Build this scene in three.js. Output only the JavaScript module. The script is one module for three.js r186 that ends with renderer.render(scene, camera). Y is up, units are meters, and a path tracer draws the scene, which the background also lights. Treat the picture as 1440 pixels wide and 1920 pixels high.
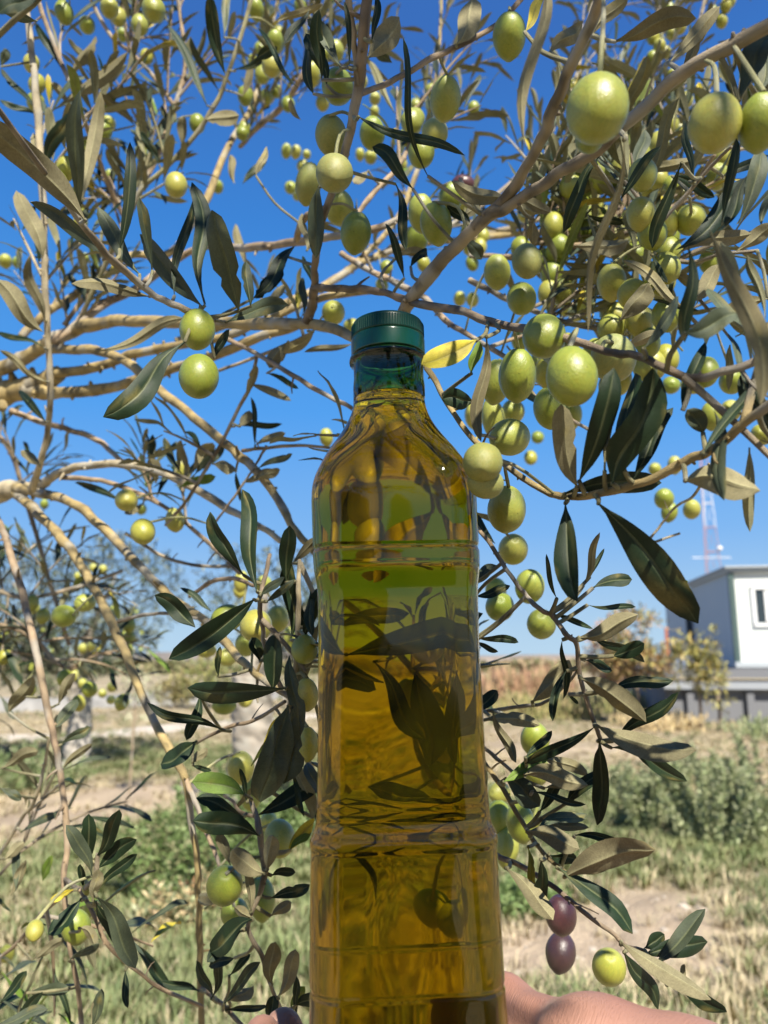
import * as THREE from 'three';
import { mergeGeometries, mergeVertices } from 'three/addons/utils/BufferGeometryUtils.js';
import { MarchingCubes } from 'three/addons/objects/MarchingCubes.js';
import { ImprovedNoise } from 'three/addons/math/ImprovedNoise.js';

// ---------- camera, sky, sun, exposure ----------
const scene = new THREE.Scene();
const F = 1442, PITCH = 10.8 * Math.PI / 180, EYE = new THREE.Vector3(0, 1.5, 0);
const camera = new THREE.PerspectiveCamera(2 * Math.atan(960 / F) * 180 / Math.PI, 0.75, 0.02, 1500);
camera.position.copy(EYE);
camera.rotation.set(PITCH, 0, 0);
camera.focus = 0.37;
camera.userData.fStop = 11;
camera.updateMatrixWorld(true);

const EXPOSURE = 2.1;
const lerp = THREE.MathUtils.lerp, clamp = THREE.MathUtils.clamp, smooth = THREE.MathUtils.smoothstep;
{
  const W = 64, H = 512, data = new Float32Array(W * H * 4);
  const stops = [[-90, .30, .27, .20], [-1, .30, .27, .20], [0, .50, .69, .86], [2, .45, .655, .855], [9, .22, .48, .89], [18, .09, .36, .87], [31, .049, .235, .68], [42, .044, .16, .515], [90, .03, .11, .38]];
  for (let j = 0; j < H; j++) {
    const e = ((j + .5) / H - .5) * 180;
    let k = 0; while (k < stops.length - 2 && e > stops[k + 1][0]) k++;
    const a = stops[k], b = stops[k + 1], t = clamp((e - a[0]) / (b[0] - a[0]), 0, 1);
    for (let i = 0; i < W; i++) for (let c = 0; c < 4; c++) data[(j * W + i) * 4 + c] = c < 3 ? lerp(a[c + 1], b[c + 1], t) / EXPOSURE : 1;
  }
  const sky = new THREE.DataTexture(data, W, H, THREE.RGBAFormat, THREE.FloatType);
  sky.mapping = THREE.EquirectangularReflectionMapping; sky.magFilter = THREE.LinearFilter; sky.needsUpdate = true;
  scene.background = sky; scene.environment = sky;
}
const SUN = new THREE.Vector3(.22, .80, .56).normalize();
const sun = new THREE.DirectionalLight(new THREE.Color(1, .93, .80), 4.8);
sun.position.copy(SUN).multiplyScalar(30); sun.target.position.set(0, 1, -4);
sun.castShadow = true; sun.shadow.mapSize.set(4096, 4096);
Object.assign(sun.shadow.camera, { left: -14, right: 14, top: 14, bottom: -14, near: 1, far: 80 });
scene.add(sun, sun.target);
const renderer = new THREE.WebGLRenderer({ antialias: true });
renderer.setSize(768, 1024);
renderer.shadowMap.enabled = true;
renderer.toneMapping = THREE.LinearToneMapping;
renderer.toneMappingExposure = EXPOSURE;

// ---------- helpers ----------
let seed = 20231;
const rnd = () => { seed = (seed * 1664525 + 1013904223) >>> 0; return seed / 4294967296; };
const rr = (a, b) => a + (b - a) * rnd();
const gauss = () => (rnd() + rnd() + rnd() + rnd() - 2) * 1.0;
const perlin = new ImprovedNoise(), noise = (x, y, z) => perlin.noise(x, y, z);
const fbm = (x, y, z, o = 4) => { let s = 0, a = .5; for (let i = 0; i < o; i++) { s += a * noise(x, y, z); x *= 2.03; y *= 2.03; z *= 2.03; a *= .5; } return s; };
const V = (x, y, z) => new THREE.Vector3(x, y, z);
const RIGHT = V(1, 0, 0), UPC = V(0, Math.cos(PITCH), Math.sin(PITCH)), FWD = V(0, Math.sin(PITCH), -Math.cos(PITCH)), YUP = V(0, 1, 0);
// a point d metres deep along the lens axis on the sight line of photo position (x, y)
const P = (x, y, d) => EYE.clone().addScaledVector(RIGHT, (x - 720) / F * d).addScaledVector(UPC, (960 - y) / F * d).addScaledVector(FWD, d);
const onGround = (x, y) => { const v = P(x, y, 1).sub(EYE); return EYE.clone().addScaledVector(v, -EYE.y / v.y); };
const toPhoto = (p) => { const v = p.clone().sub(EYE), d = v.dot(FWD); return [720 + v.dot(RIGHT) / d * F, 960 - v.dot(UPC) / d * F, d]; };
const used = {};
function numbered(name) { const n = used[name] = (used[name] ?? -1) + 1; return n ? name + '_' + String(n).padStart(3, '0') : name; }
function tag(o, label, category, group, kind) {
  Object.assign(o.userData, { label, category });
  if (group) o.userData.group = group;
  if (kind) o.userData.kind = kind;
  return o;
}
function thing(name, pos, label, category, group) {
  const o = new THREE.Group(); o.name = numbered(name); o.position.copy(pos); scene.add(o);
  return tag(o, label, category, group);
}
function part(name, geometry, material, parent, kind) {
  const m = new THREE.Mesh(geometry, material);
  m.name = parent === scene ? numbered(name) : name; m.castShadow = m.receiveShadow = true;
  if (kind) m.userData.kind = kind;
  parent.add(m);
  return m;
}
function structure(name, geometry, material) { return part(name, geometry, material, scene, 'structure'); }
function dataTex(n, fn, srgb = false, repeat = 1) {
  const d = new Uint8Array(n * n * 4);
  for (let j = 0; j < n; j++) for (let i = 0; i < n; i++) { const c = fn(i / n, j / n); for (let k = 0; k < 3; k++) d[(j * n + i) * 4 + k] = clamp(Math.round((c.length ? c[k] : c) * 255), 0, 255); d[(j * n + i) * 4 + 3] = 255; }
  const t = new THREE.DataTexture(d, n, n); t.wrapS = t.wrapT = THREE.RepeatWrapping; t.magFilter = THREE.LinearFilter; t.minFilter = THREE.LinearMipmapLinearFilter; t.generateMipmaps = true;
  if (srgb) t.colorSpace = THREE.SRGBColorSpace;
  t.repeat.set(repeat, repeat); t.needsUpdate = true;
  return t;
}
// noise that tiles over the unit square
const tile = (u, v, f, z, o = 4) => { const a = u * 2 * Math.PI, b = v * 2 * Math.PI; return fbm(Math.cos(a) * f + 3.1 * z, Math.sin(a) * f + Math.cos(b) * f, Math.sin(b) * f + z * 7.7, o); };
const rgb = (r, g, b) => new THREE.Color().setRGB(r, g, b);
function colored(geo, fn) {   // vertex colours from a function of (position, index)
  const p = geo.attributes.position, c = new Float32Array(p.count * 3), v = V(0, 0, 0);
  for (let i = 0; i < p.count; i++) { const k = fn(v.fromBufferAttribute(p, i), i); c[i * 3] = k[0]; c[i * 3 + 1] = k[1]; c[i * 3 + 2] = k[2]; }
  geo.setAttribute('color', new THREE.BufferAttribute(c, 3));
  return geo;
}
// a tube along points with a radius each; sides, noise and vertex colours
function tubeGeo(pts, radii, sides = 8, steps = 0, tint = null, rough = 0, cap = true) {
  const curve = pts.length > 2 ? new THREE.CatmullRomCurve3(pts, false, 'centripetal') : new THREE.LineCurve3(pts[0], pts[1]);
  const n = steps || Math.max(4, pts.length * 5), pos = [], idx = [], uv = [], col = [];
  let N = V(0, 0, 0), len = 0, prev = null;
  const R = (t) => { const x = t * (radii.length - 1), i = Math.min(Math.floor(x), radii.length - 2); return lerp(radii[i], radii[i + 1], x - i); };
  for (let i = 0; i <= n; i++) {
    const t = i / n, p = curve.getPoint(t), T = curve.getTangent(t).normalize();
    if (!i) { N.copy(Math.abs(T.y) < .9 ? YUP : RIGHT); }
    N.addScaledVector(T, -N.dot(T)).normalize();
    const B = T.clone().cross(N);
    if (prev) len += p.distanceTo(prev); prev = p;
    let r = R(t);
    for (let j = 0; j <= sides; j++) {
      const a = (j % sides) / sides * 2 * Math.PI;
      const q = p.clone().addScaledVector(N, Math.cos(a)).addScaledVector(B, Math.sin(a));
      const rj = r * (1 + rough * (noise(q.x * 55 + len * 60, q.y * 55, q.z * 55) + .6 * noise(len * 90, 1.7, a)));
      q.copy(p).addScaledVector(N, Math.cos(a) * rj).addScaledVector(B, Math.sin(a) * rj);
      pos.push(q.x, q.y, q.z); uv.push(j / sides * 2, len * 40);
      if (tint) { const k = .82 + .5 * noise(q.x * 120, q.y * 120, q.z * 120) + .35 * noise(len * 35, q.x * 20, 4), g = .5 + .5 * noise(len * 22, 9.1, q.y * 30); col.push(lerp(tint[0], tint[3] ?? tint[0], g) * k, lerp(tint[1], tint[4] ?? tint[1], g) * k, lerp(tint[2], tint[5] ?? tint[2], g) * k); const lich = rough ? .6 * smooth(noise(q.x * 38 + 7, q.y * 38, q.z * 38), .12, .4) : 0, scar = rough ? .55 * smooth(noise(len * 75, a * .7, 6.6), .3, .5) : 0; for (let c = 0; c < 3; c++) { const z = col.length - 3 + c; col[z] = lerp(col[z], [.36, .345, .30][c], lich) * (1 - scar); } }
    }
  }
  const w = sides + 1;
  for (let i = 0; i < n; i++) for (let j = 0; j < sides; j++) { const a = i * w + j; idx.push(a, a + 1, a + w, a + 1, a + w + 1, a + w); }
  if (cap) for (const [ring, flip] of [[0, 1], [n, 0]]) {
    const p = curve.getPoint(ring / n), c = pos.length / 3; pos.push(p.x, p.y, p.z); uv.push(.5, .5); if (tint) col.push(tint[0], tint[1], tint[2]);
    for (let j = 0; j < sides; j++) { const a = ring * w + j; flip ? idx.push(c, a + 1, a) : idx.push(c, a, a + 1); }
  }
  const g = new THREE.BufferGeometry();
  g.setAttribute('position', new THREE.Float32BufferAttribute(pos, 3)); g.setAttribute('uv', new THREE.Float32BufferAttribute(uv, 2));
  if (tint) g.setAttribute('color', new THREE.Float32BufferAttribute(col, 3));
  g.setIndex(idx); g.computeVertexNormals();
  return g;
}
function boxGeo(w, h, d, x = 0, y = 0, z = 0) { return new THREE.BoxGeometry(w, h, d).translate(x, y, z); }
// ---------- ground and far land ----------
// what grows where: 0 dry straw, 1 green, and bare soil; in metres on the ground
const PATCH = [  // photo x, y, radius in metres, green, bare
  ['g', 420, 1590, 1.3, 1.1], ['g', 330, 1650, .9, .9], ['g', 250, 1580, .8, .6], ['g', 520, 1500, 1.0, .8], ['g', 1000, 1690, .55, .75], ['g', 1120, 1560, 1.3, .7], ['g', 1330, 1560, 1.9, .9], ['g', 100, 1420, 2.6, .7], ['g', 420, 1420, 2, .55], ['g', 1180, 1640, .6, .7], ['g', 1420, 1700, .5, .5],
  ['g', 560, 1800, .6, .6], ['g', 250, 1880, .5, .5], ['g', 1100, 1900, .4, .5], ['g', 1040, 1290, 6, .5],
  ['b', 1010, 1800, .55, 1], ['b', 1330, 1665, .9, .8], ['b', 1200, 1690, .7, .7], ['b', 990, 1400, 2.2, .6], ['b', 150, 1500, 1.2, .8], ['b', 330, 1490, 1, .6], ['b', 1250, 1760, .4, .7], ['b', 60, 1560, .8, .7],
].map(([k, x, y, r, a]) => { const p = onGround(x, y); return { k, x: p.x, z: p.z, r, a }; });
function cover(x, z) {
  let g = .10 + .7 * fbm(x * .55, 3.3, z * .55, 4) + .35 * fbm(x * 2.7, 8.1, z * 2.7, 3), b = .12 + .9 * fbm(x * .8, 11.3, z * .8, 4);
  for (const p of PATCH) { const w = p.a * Math.exp(-((x - p.x) ** 2 + (z - p.z) ** 2) / (p.r * p.r)); if (p.k === 'g') { g += w; b -= w * .5; } else { b += w; g -= w * .6; } }
  return [clamp(g, 0, 1), clamp(b, 0, 1)];
}
const DRY = [.39, .32, .205], GREEN = [.17, .195, .075], SOIL = [.46, .36, .265];
const landY = (x, z) => { const r = Math.hypot(x, z); return .05 * fbm(x * .3, 0, z * .3, 3) * smooth(r, 2, 8) + .9 * smooth(r, 60, 200) * fbm(x * .01, 5, z * .01, 3); };
{
  const rings = [0, .6, 1.2, 1.8]; for (let r = 2.4; r < 900; r *= 1.045) rings.push(r);
  const seg = 200, pos = [], col = [], uv = [], idx = [];
  for (const r of rings) for (let s = 0; s <= seg; s++) {
    const a = s / seg * 2 * Math.PI, x = Math.sin(a) * r, z = Math.cos(a) * r;
    pos.push(x, landY(x, z), z); uv.push(x / 1.6, z / 1.6);
    const [g, b] = cover(x, z), k = .92 + .6 * noise(x * 5, 2, z * 5);
    for (let c = 0; c < 3; c++) col.push(lerp(lerp(DRY[c], GREEN[c], g * .85), SOIL[c], b * .8) * k);
  }
  const w = seg + 1;
  for (let i = 0; i < rings.length - 1; i++) for (let s = 0; s < seg; s++) { const a = i * w + s; idx.push(a, a + w, a + 1, a + 1, a + w, a + w + 1); }
  const g = new THREE.BufferGeometry();
  g.setAttribute('position', new THREE.Float32BufferAttribute(pos, 3)); g.setAttribute('color', new THREE.Float32BufferAttribute(col, 3)); g.setAttribute('uv', new THREE.Float32BufferAttribute(uv, 2));
  g.setIndex(idx); g.computeVertexNormals();
  const grain = dataTex(512, (u, v) => { const n = .9 + .35 * tile(u, v, 9, 1, 5) + .2 * tile(u, v, 40, 2, 2); return [n, n * .985, n * .95]; });
  const bump = dataTex(512, (u, v) => .5 + .5 * tile(u, v, 16, 5, 5));
  structure('ground', g, new THREE.MeshStandardMaterial({ vertexColors: true, map: grain, bumpMap: bump, bumpScale: .03, roughness: 1 }));
}
// pale dirt track crossing the field on the left, and the gravel bank behind it
function strip(name, list, width, lift, color, hump = 0) {
  const pts = list.map(([x, y]) => onGround(x, y)), c = new THREE.CatmullRomCurve3(pts), pos = [], col = [], idx = [], n = 90, m = 8;
  for (let i = 0; i <= n; i++) {
    const p = c.getPoint(i / n), T = c.getTangent(i / n), B = V(-T.z, 0, T.x).normalize();
    for (let j = 0; j <= m; j++) {
      const s = (j / m * 2 - 1) * (1 + .25 * noise(i * .4, j < m / 2 ? 1 : 7, 2)), q = p.clone().addScaledVector(B, s * width / 2);
      const e = 1 - Math.abs(j / m * 2 - 1) ** 3;
      q.y = landY(q.x, q.z) + lift * e - .01 * (1 - e) + hump * e * (1 + .8 * fbm(q.x * 1.3, 2, q.z * 1.3)); pos.push(q.x, q.y, q.z);
      const k = .9 + .7 * fbm(q.x * 1.7, 3, q.z * 1.7, 4); col.push(color[0] * k, color[1] * k, color[2] * k);
    }
  }
  for (let i = 0; i < n; i++) for (let j = 0; j < m; j++) { const a = i * (m + 1) + j; idx.push(a, a + m + 1, a + 1, a + 1, a + m + 1, a + m + 2); }
  const g = new THREE.BufferGeometry(); g.setAttribute('position', new THREE.Float32BufferAttribute(pos, 3)); g.setAttribute('color', new THREE.Float32BufferAttribute(col, 3)); g.setIndex(idx); g.computeVertexNormals();
  return structure(name, g, new THREE.MeshStandardMaterial({ vertexColors: true, roughness: 1, side: THREE.DoubleSide }));
}
strip('dirt_path', [[-420, 1392], [-100, 1385], [150, 1380], [380, 1360], [560, 1345], [700, 1335], [900, 1322], [1100, 1312]], 1.5, .03, [.52, .46, .385]);
strip('gravel_bank', [[-300, 1335], [20, 1330], [220, 1322], [420, 1312], [560, 1303]], 2.6, .05, [.27, .26, .24], .28);
// low brown hills along the horizon
function ridge(name, dist, from, to, h, color, sd) {
  const n = 160, m = 10, pos = [], col = [], idx = [];
  for (let i = 0; i <= n; i++) for (let j = 0; j <= m; j++) {
    const a = lerp(from, to, i / n), t = j / m, r = dist + t * dist * .5, x = Math.sin(a) * r, z = -Math.cos(a) * r;
    const edge = smooth(i / n, 0, .12) * smooth(1 - i / n, 0, .12);
    const y = -1 + edge * h * Math.sin(Math.min(1, t * 1.6) * Math.PI / 2) * (.75 + .9 * fbm(a * 4 + sd, t, 1, 3)) + edge * h * .16 * fbm(a * 34, t * 9, sd, 3);
    pos.push(x, y, z); const k = .9 + 1.1 * fbm(a * 50, t * 14, sd, 4); col.push(color[0] * k, color[1] * k, color[2] * k);
  }
  for (let i = 0; i < n; i++) for (let j = 0; j < m; j++) { const a = i * (m + 1) + j; idx.push(a, a + 1, a + m + 1, a + 1, a + m + 2, a + m + 1); }
  const g = new THREE.BufferGeometry(); g.setAttribute('position', new THREE.Float32BufferAttribute(pos, 3)); g.setAttribute('color', new THREE.Float32BufferAttribute(col, 3)); g.setIndex(idx); g.computeVertexNormals();
  structure(name, g, new THREE.MeshStandardMaterial({ vertexColors: true, roughness: 1, side: THREE.DoubleSide }));
}
ridge('hills', 420, -1.1, .12, 9.5, [.20, .17, .14], 3);
ridge('hills', 480, -.1, 1.0, 7, [.26, .21, .165], 8);

// grass: tufts of blades, thick near the camera, straw and green by the cover above
function tuftGeo(n, h, spread, bend) {
  const pos = [], nor = [];
  for (let i = 0; i < n; i++) {
    const a = rr(0, 6.28), r = rr(0, spread), x = Math.cos(a) * r, z = Math.sin(a) * r, hh = h * rr(.5, 1), lean = rr(.1, bend) * hh, w = rr(.0025, .0055), b = a + rr(-1, 1);
    const dx = Math.cos(b) * lean, dz = Math.sin(b) * lean, sx = -Math.sin(b) * w, sz = Math.cos(b) * w;
    const q = [[x - sx, 0, z - sz], [x + sx, 0, z + sz], [x + dx * .35 - sx * .8, hh * .6, z + dz * .35 - sz * .8], [x + dx * .35 + sx * .8, hh * .6, z + dz * .35 + sz * .8], [x + dx, hh, z + dz]];
    for (const k of [0, 1, 2, 1, 3, 2, 2, 3, 4]) { pos.push(...q[k]); nor.push(dx * .4, .8, dz * .4 + .2); }
  }
  const g = new THREE.BufferGeometry(); g.setAttribute('position', new THREE.Float32BufferAttribute(pos, 3)); g.setAttribute('normal', new THREE.Float32BufferAttribute(nor, 3));
  return g;
}
const straw = new THREE.MeshStandardMaterial({ color: 0xffffff, roughness: .9, side: THREE.DoubleSide });
function grassField(geo, count, near, far, label, name, pick) {
  const m = new THREE.InstancedMesh(geo, straw, count), d = new THREE.Object3D(), c = new THREE.Color(); let k = 0, guard = 0;
  while (k < count && guard++ < count * 12) {
    const r = near * Math.pow(far / near, rnd()), a = rr(-.72, .72), x = Math.sin(a) * r, z = -Math.cos(a) * r, [g, b] = cover(x, z), w = pick(g, b, x, z);
    if (!w) continue;
    d.position.set(x, landY(x, z), z); d.rotation.set(rr(-.12, .12), rr(0, 6.28), rr(-.12, .12)); const s = w.s * rr(.6, 1.25); d.scale.set(s, s * rr(.7, 1.25), s); d.updateMatrix();
    m.setMatrixAt(k, d.matrix); c.setRGB(...w.c); m.setColorAt(k, c); k++;
  }
  m.count = k; m.name = name; m.castShadow = m.receiveShadow = true; m.userData.kind = 'stuff'; m.userData.label = label; m.userData.category = 'grass'; scene.add(m);
}
const mixc = (a, b, t, k) => a.map((v, i) => lerp(v, b[i], t) * k);
grassField(tuftGeo(16, .085, .11, 1.3), 26000, 2.6, 34, 'dry straw coloured grass and weeds over the bare field', 'dry_grass', (g, b) => rnd() < (1 - b * .95) * (1 - g * .55) ? { s: rr(.5, 1.2), c: mixc([.54, .45, .29], [.36, .32, .17], rnd() * rnd(), rr(.75, 1.1)) } : null);
grassField(tuftGeo(18, .11, .10, .9), 14000, 2.6, 30, 'green weeds and grass growing in patches on the field', 'green_grass', (g, b) => rnd() < g * (1 - b) * 1.1 ? { s: rr(.5, 1.25), c: mixc([.16, .22, .08], [.31, .33, .15], rnd(), rr(.7, 1.1)) } : null);

{
  const g = new THREE.IcosahedronGeometry(1, 1), p = g.attributes.position; for (let i = 0; i < p.count; i++) { const k = 1 + .35 * noise(p.getX(i) * 1.3, p.getY(i) * 1.3, p.getZ(i) * 1.3); p.setXYZ(i, p.getX(i) * k, p.getY(i) * k * .6, p.getZ(i) * k); } g.computeVertexNormals();
  const m = new THREE.InstancedMesh(g, new THREE.MeshStandardMaterial({ roughness: .95 }), 2600), d = new THREE.Object3D(), c = new THREE.Color();
  for (let k = 0; k < 2600; k++) { const r = 2.6 * Math.pow(8, rnd()), a = rr(-.7, .7), x = Math.sin(a) * r, z = -Math.cos(a) * r; d.position.set(x, landY(x, z), z); d.rotation.set(rr(-.3, .3), rr(0, 6.3), rr(-.3, .3)); d.scale.setScalar(.006 + .03 * rnd() ** 4); d.updateMatrix(); m.setMatrixAt(k, d.matrix); const v = rr(.26, .5); c.setRGB(v, v * .86, v * .7); m.setColorAt(k, c); }
  m.name = 'gravel'; m.castShadow = m.receiveShadow = true; m.userData.kind = 'stuff'; m.userData.label = 'small stones and clods strewn over the bare soil'; m.userData.category = 'stones'; scene.add(m);
}
// ---------- trees, shrubs and buildings beyond the olive tree ----------
const matVC = (o) => new THREE.MeshStandardMaterial({ vertexColors: true, ...o });
const farLeafMat = matVC({ roughness: .6, side: THREE.DoubleSide });
const barkBump = dataTex(256, (u, v) => .5 + .45 * tile(u, v, 5, 3, 5) + .2 * tile(u * 3 % 1, v, 9, 8, 3));
const barkMat = matVC({ roughness: .85, bumpMap: barkBump, bumpScale: .0012 });
// many small folded leaves at given places
function leafCloud(list) {
  const pos = [], col = [], nor = [], N = V(0, 0, 0), a = V(0, 0, 0), b = V(0, 0, 0);
  for (const { p, t, n, L, W, c } of list) {
    const s = t.clone().cross(n).normalize(); N.copy(s).cross(t).normalize();
    const tip = p.clone().addScaledVector(t, L), mid = p.clone().addScaledVector(t, L * .5).addScaledVector(N, L * .08);
    const l = mid.clone().addScaledVector(s, W / 2).addScaledVector(N, W * .12), r = mid.clone().addScaledVector(s, -W / 2).addScaledVector(N, W * .12);
    for (const q of [p, l, mid, mid, l, tip, p, mid, r, mid, tip, r]) { pos.push(q.x, q.y, q.z); col.push(...c); nor.push(N.x, N.y, N.z); }
  }
  const g = new THREE.BufferGeometry(); g.setAttribute('position', new THREE.Float32BufferAttribute(pos, 3)); g.setAttribute('color', new THREE.Float32BufferAttribute(col, 3)); g.setAttribute('normal', new THREE.Float32BufferAttribute(nor, 3));
  return g;
}
const randDir = () => { const z = rr(-1, 1), a = rr(0, 6.283), s = Math.sqrt(1 - z * z); return V(s * Math.cos(a), z, s * Math.sin(a)); };
function makeTree(name, base, H, crown, label, category, group, o) {   // crown: list of [dx, y, dz, rx, ry, rz] lobes
  const root = thing(name, base, label, category, group), lean = o.lean ?? 0;
  const fork = V(lean, o.fork, 0), w = o.trunk;
  part('trunk', tubeGeo([V(0, -.1, 0), V(lean * .3 + w * .2, o.fork * .5, .02), fork], [w * 1.35, w, w * .95], 18, 30, o.bark, .28), barkMat, root);
  for (const [x, y, z, rx, ry] of crown) {
    const tip = V(x, y + ry * .3, z);
    part('limb', tubeGeo([fork.clone().add(V(0, -.06, 0)), V(lerp(lean, x, .45) + rr(-.1, .1), lerp(o.fork, y, .6), z * .4), tip], [w * .6, w * .35, w * .1], 7, 10, o.limb ?? o.bark, .1), barkMat, root);
  }
  const list = [], sticks = [];
  for (const [x, y, z, rx, ry, rz] of crown) for (let k = 0; k < o.n / crown.length; k++) {
    const d = randDir(), r = Math.cbrt(rr(.06, 1)), q = V(x + d.x * rx * r, y + d.y * ry * r, z + d.z * rz * r);
    if (fbm(q.x * o.gap + base.x, q.y * o.gap, q.z * o.gap, 2) < -.1) continue;
    const out = d.clone().addScaledVector(randDir(), 1).normalize(), c = o.leaf[Math.floor(rnd() * o.leaf.length)], kk = rr(.75, 1.2);
    for (let s = 0; s < 4; s++) { const t = out.clone().addScaledVector(randDir(), .8).normalize(); list.push({ p: q.clone().addScaledVector(out, s * o.L * .35), t, n: V(rr(-.4, .4), 1, rr(-.4, .6)), L: o.L * rr(.7, 1.2), W: o.L * o.wide, c: [c[0] * kk, c[1] * kk, c[2] * kk] }); }
  }
  part('crown', leafCloud(list), farLeafMat, root);
  return root;
}
const OLIVE_LEAF = [[.055, .075, .035], [.09, .105, .06], [.04, .055, .028], [.17, .18, .11]];
const WHITEWASH = [.56, .52, .46, .33, .28, .23], GREYBARK = [.22, .185, .145, .32, .28, .22], FRUIT = new THREE.MeshStandardMaterial({ color: rgb(.45, .50, .08), roughness: .5 });
{
  const b1 = onGround(140, 1440), t1 = makeTree('olive_tree', b1, 3.2, [[-1.0, 2.35, .2, 1.0, .75, 1], [.3, 2.5, -.3, 1.0, .8, 1], [.2, 1.75, .5, .9, .45, .8], [-1.2, 1.6, .3, .9, .5, .8], [-2.0, 2.1, 0, 1.0, .8, 1]], 'olive tree with a whitewashed trunk and dark crown, leftmost one across the field', 'tree', null,
    { trunk: .15, fork: 1.25, bark: WHITEWASH, limb: GREYBARK, n: 4600, L: .11, wide: .26, gap: 1.6, leaf: OLIVE_LEAF });
  const f = []; for (let k = 0; k < 26; k++) f.push(new THREE.SphereGeometry(.022, 8, 6).translate(rr(-1.2, 1.1), rr(1.35, 2.2), rr(.5, 1.0)));
  for (const g of f) part('olive', g, FRUIT, t1);
  const b2 = onGround(462, 1545); makeTree('olive_tree', b2, 2.6, [[.1, 2.1, -.2, .75, .5, .7], [.7, 2.05, -.2, .7, .5, .7], [.45, 1.75, -.2, .6, .3, .6]], 'olive tree with a pale gnarled trunk, just behind the hanging olives left of the bottle', 'tree', null,
    { trunk: .19, fork: 1.35, bark: [.46, .41, .34, .22, .18, .14], limb: GREYBARK, n: 1500, L: .09, wide: .26, gap: 1.8, leaf: OLIVE_LEAF });
  const s1 = onGround(243, 1500); makeTree('sapling', s1, 1.6, [[0, 1.42, 0, .26, .16, .22], [.05, 1.2, 0, .18, .14, .18], [.03, 1.0, 0, .12, .1, .12]], 'slender staked sapling with a pale leafy top, in front of the dirt track', 'sapling', null,
    { trunk: .012, fork: .95, bark: [.34, .26, .17], n: 75, L: .10, wide: .2, gap: .5, leaf: [[.32, .33, .20], [.22, .25, .12], [.40, .40, .26]] });
  const far = [[385, 1292, 1.0, 1.5, [[.24, .25, .06], [.16, .19, .05], [.30, .28, .09]], 'yellowish green bushy tree beyond the track, nearest the hanging olives'], [452, 1290, 1.25, 1.7, [[.18, .20, .06], [.12, .15, .045]], 'rounded green tree beyond the track, right behind the pale gnarled trunk'], [330, 1285, .7, 1.0, [[.25, .23, .08], [.33, .28, .12]], 'small yellowing tree beyond the track, left of the bushy one'], [90, 1300, 1.3, 1.6, [[.10, .13, .05], [.15, .17, .07]], 'dim green tree behind the whitewashed olive tree'], [540, 1285, 1.1, 1.4, [[.16, .18, .07], [.22, .22, .08]], 'low green tree beyond the track, just left of the bottle']];
  for (const [x, y, w, h, leaf, label] of far) {
    const b = P(x, y, 24); b.y = 0;
    makeTree('bushy_tree', b, h, [[0, h * .62, 0, w * .6, h * .38, w * .6], [w * .35, h * .5, .1, w * .45, h * .3, w * .4], [-w * .4, h * .48, 0, w * .45, h * .32, w * .4]], label, 'tree', 'trees beyond the dirt track', { trunk: .07, fork: h * .35, bark: GREYBARK, n: 520, L: .11, wide: .4, gap: 1.4, leaf });
  }
}
// feathery weeds: fine stems with many tiny leaves
function weed(name, x, y, wide, high, n, cols, label, category, group) {
  const base = onGround(x, y), root = thing(name, base, label, category, group), list = [], stems = [];
  for (let k = 0; k < 26; k++) {
    const a = rr(0, 6.283), r = Math.sqrt(rnd()) * wide, top = V(Math.cos(a) * r, high * (1 - .55 * (r / wide) ** 2) * rr(.72, 1.08), Math.sin(a) * r * .8), foot = V(top.x * .35, 0, top.z * .35), mid = foot.clone().lerp(top, .5).add(V(rr(-.05, .05), 0, rr(-.05, .05)));
    stems.push(tubeGeo([foot, mid, top], [.006, .004, .002], 4, 5, [.22, .24, .10]));
    for (let s = 0; s < n; s++) {
      const t = Math.pow(rnd(), .6), p = foot.clone().lerp(mid, t).lerp(mid.clone().lerp(top, t), t).add(V(gauss() * .07 * wide * (1.4 - t), gauss() * .05, gauss() * .07 * wide * (1.4 - t)));
      const c = cols[Math.floor(rnd() * cols.length)], k2 = rr(.7, 1.2), d = V(gauss(), rr(.1, 1.1), gauss()).normalize();
      list.push({ p, t: d, n: randDir(), L: rr(.025, .06), W: rr(.012, .022), c: [c[0] * k2, c[1] * k2, c[2] * k2] });
    }
  }
  part('stems', mergeGeometries(stems), barkMat, root); part('foliage', leafCloud(list), farLeafMat, root, 'stuff');
  return root;
}
const SAGE = [[.21, .25, .11], [.30, .33, .17], [.15, .19, .08], [.36, .38, .22]], LUSH = [[.15, .23, .07], [.22, .29, .11], [.11, .17, .05]], RUSTY = [[.42, .24, .12], [.50, .36, .20], [.30, .16, .08]], STRAWS = [[.50, .39, .20], [.58, .47, .27], [.40, .30, .16]];
weed('weed_shrub', 1335, 1590, .55, .82, 240, SAGE, 'largest grey green feathery weed shrub, right foreground of the field', 'shrub');
weed('weed_shrub', 1440, 1560, .55, .85, 220, SAGE, 'grey green feathery shrub cut off by the right edge of the photo', 'shrub');
weed('weed_shrub', 1205, 1560, .42, .55, 220, SAGE, 'smaller grey green shrub left of the largest one, under the drooping olive sprig', 'shrub');
weed('weed_shrub', 1130, 1500, .5, .42, 160, SAGE, 'low green shrub farthest left of the right hand shrubs, behind the drooping sprig', 'shrub');
weed('weed_shrub', 1290, 1475, .7, .55, 120, SAGE, 'green shrub standing behind the largest feathery shrub', 'shrub');
weed('weed_clump', 405, 1640, .5, .78, 300, LUSH, 'tall lush green weed clump on the left, behind the hanging olive cluster', 'weeds');
weed('weed_clump', 545, 1600, .5, .6, 260, LUSH, 'bright green weed clump touching the left edge of the bottle', 'weeds');
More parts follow.
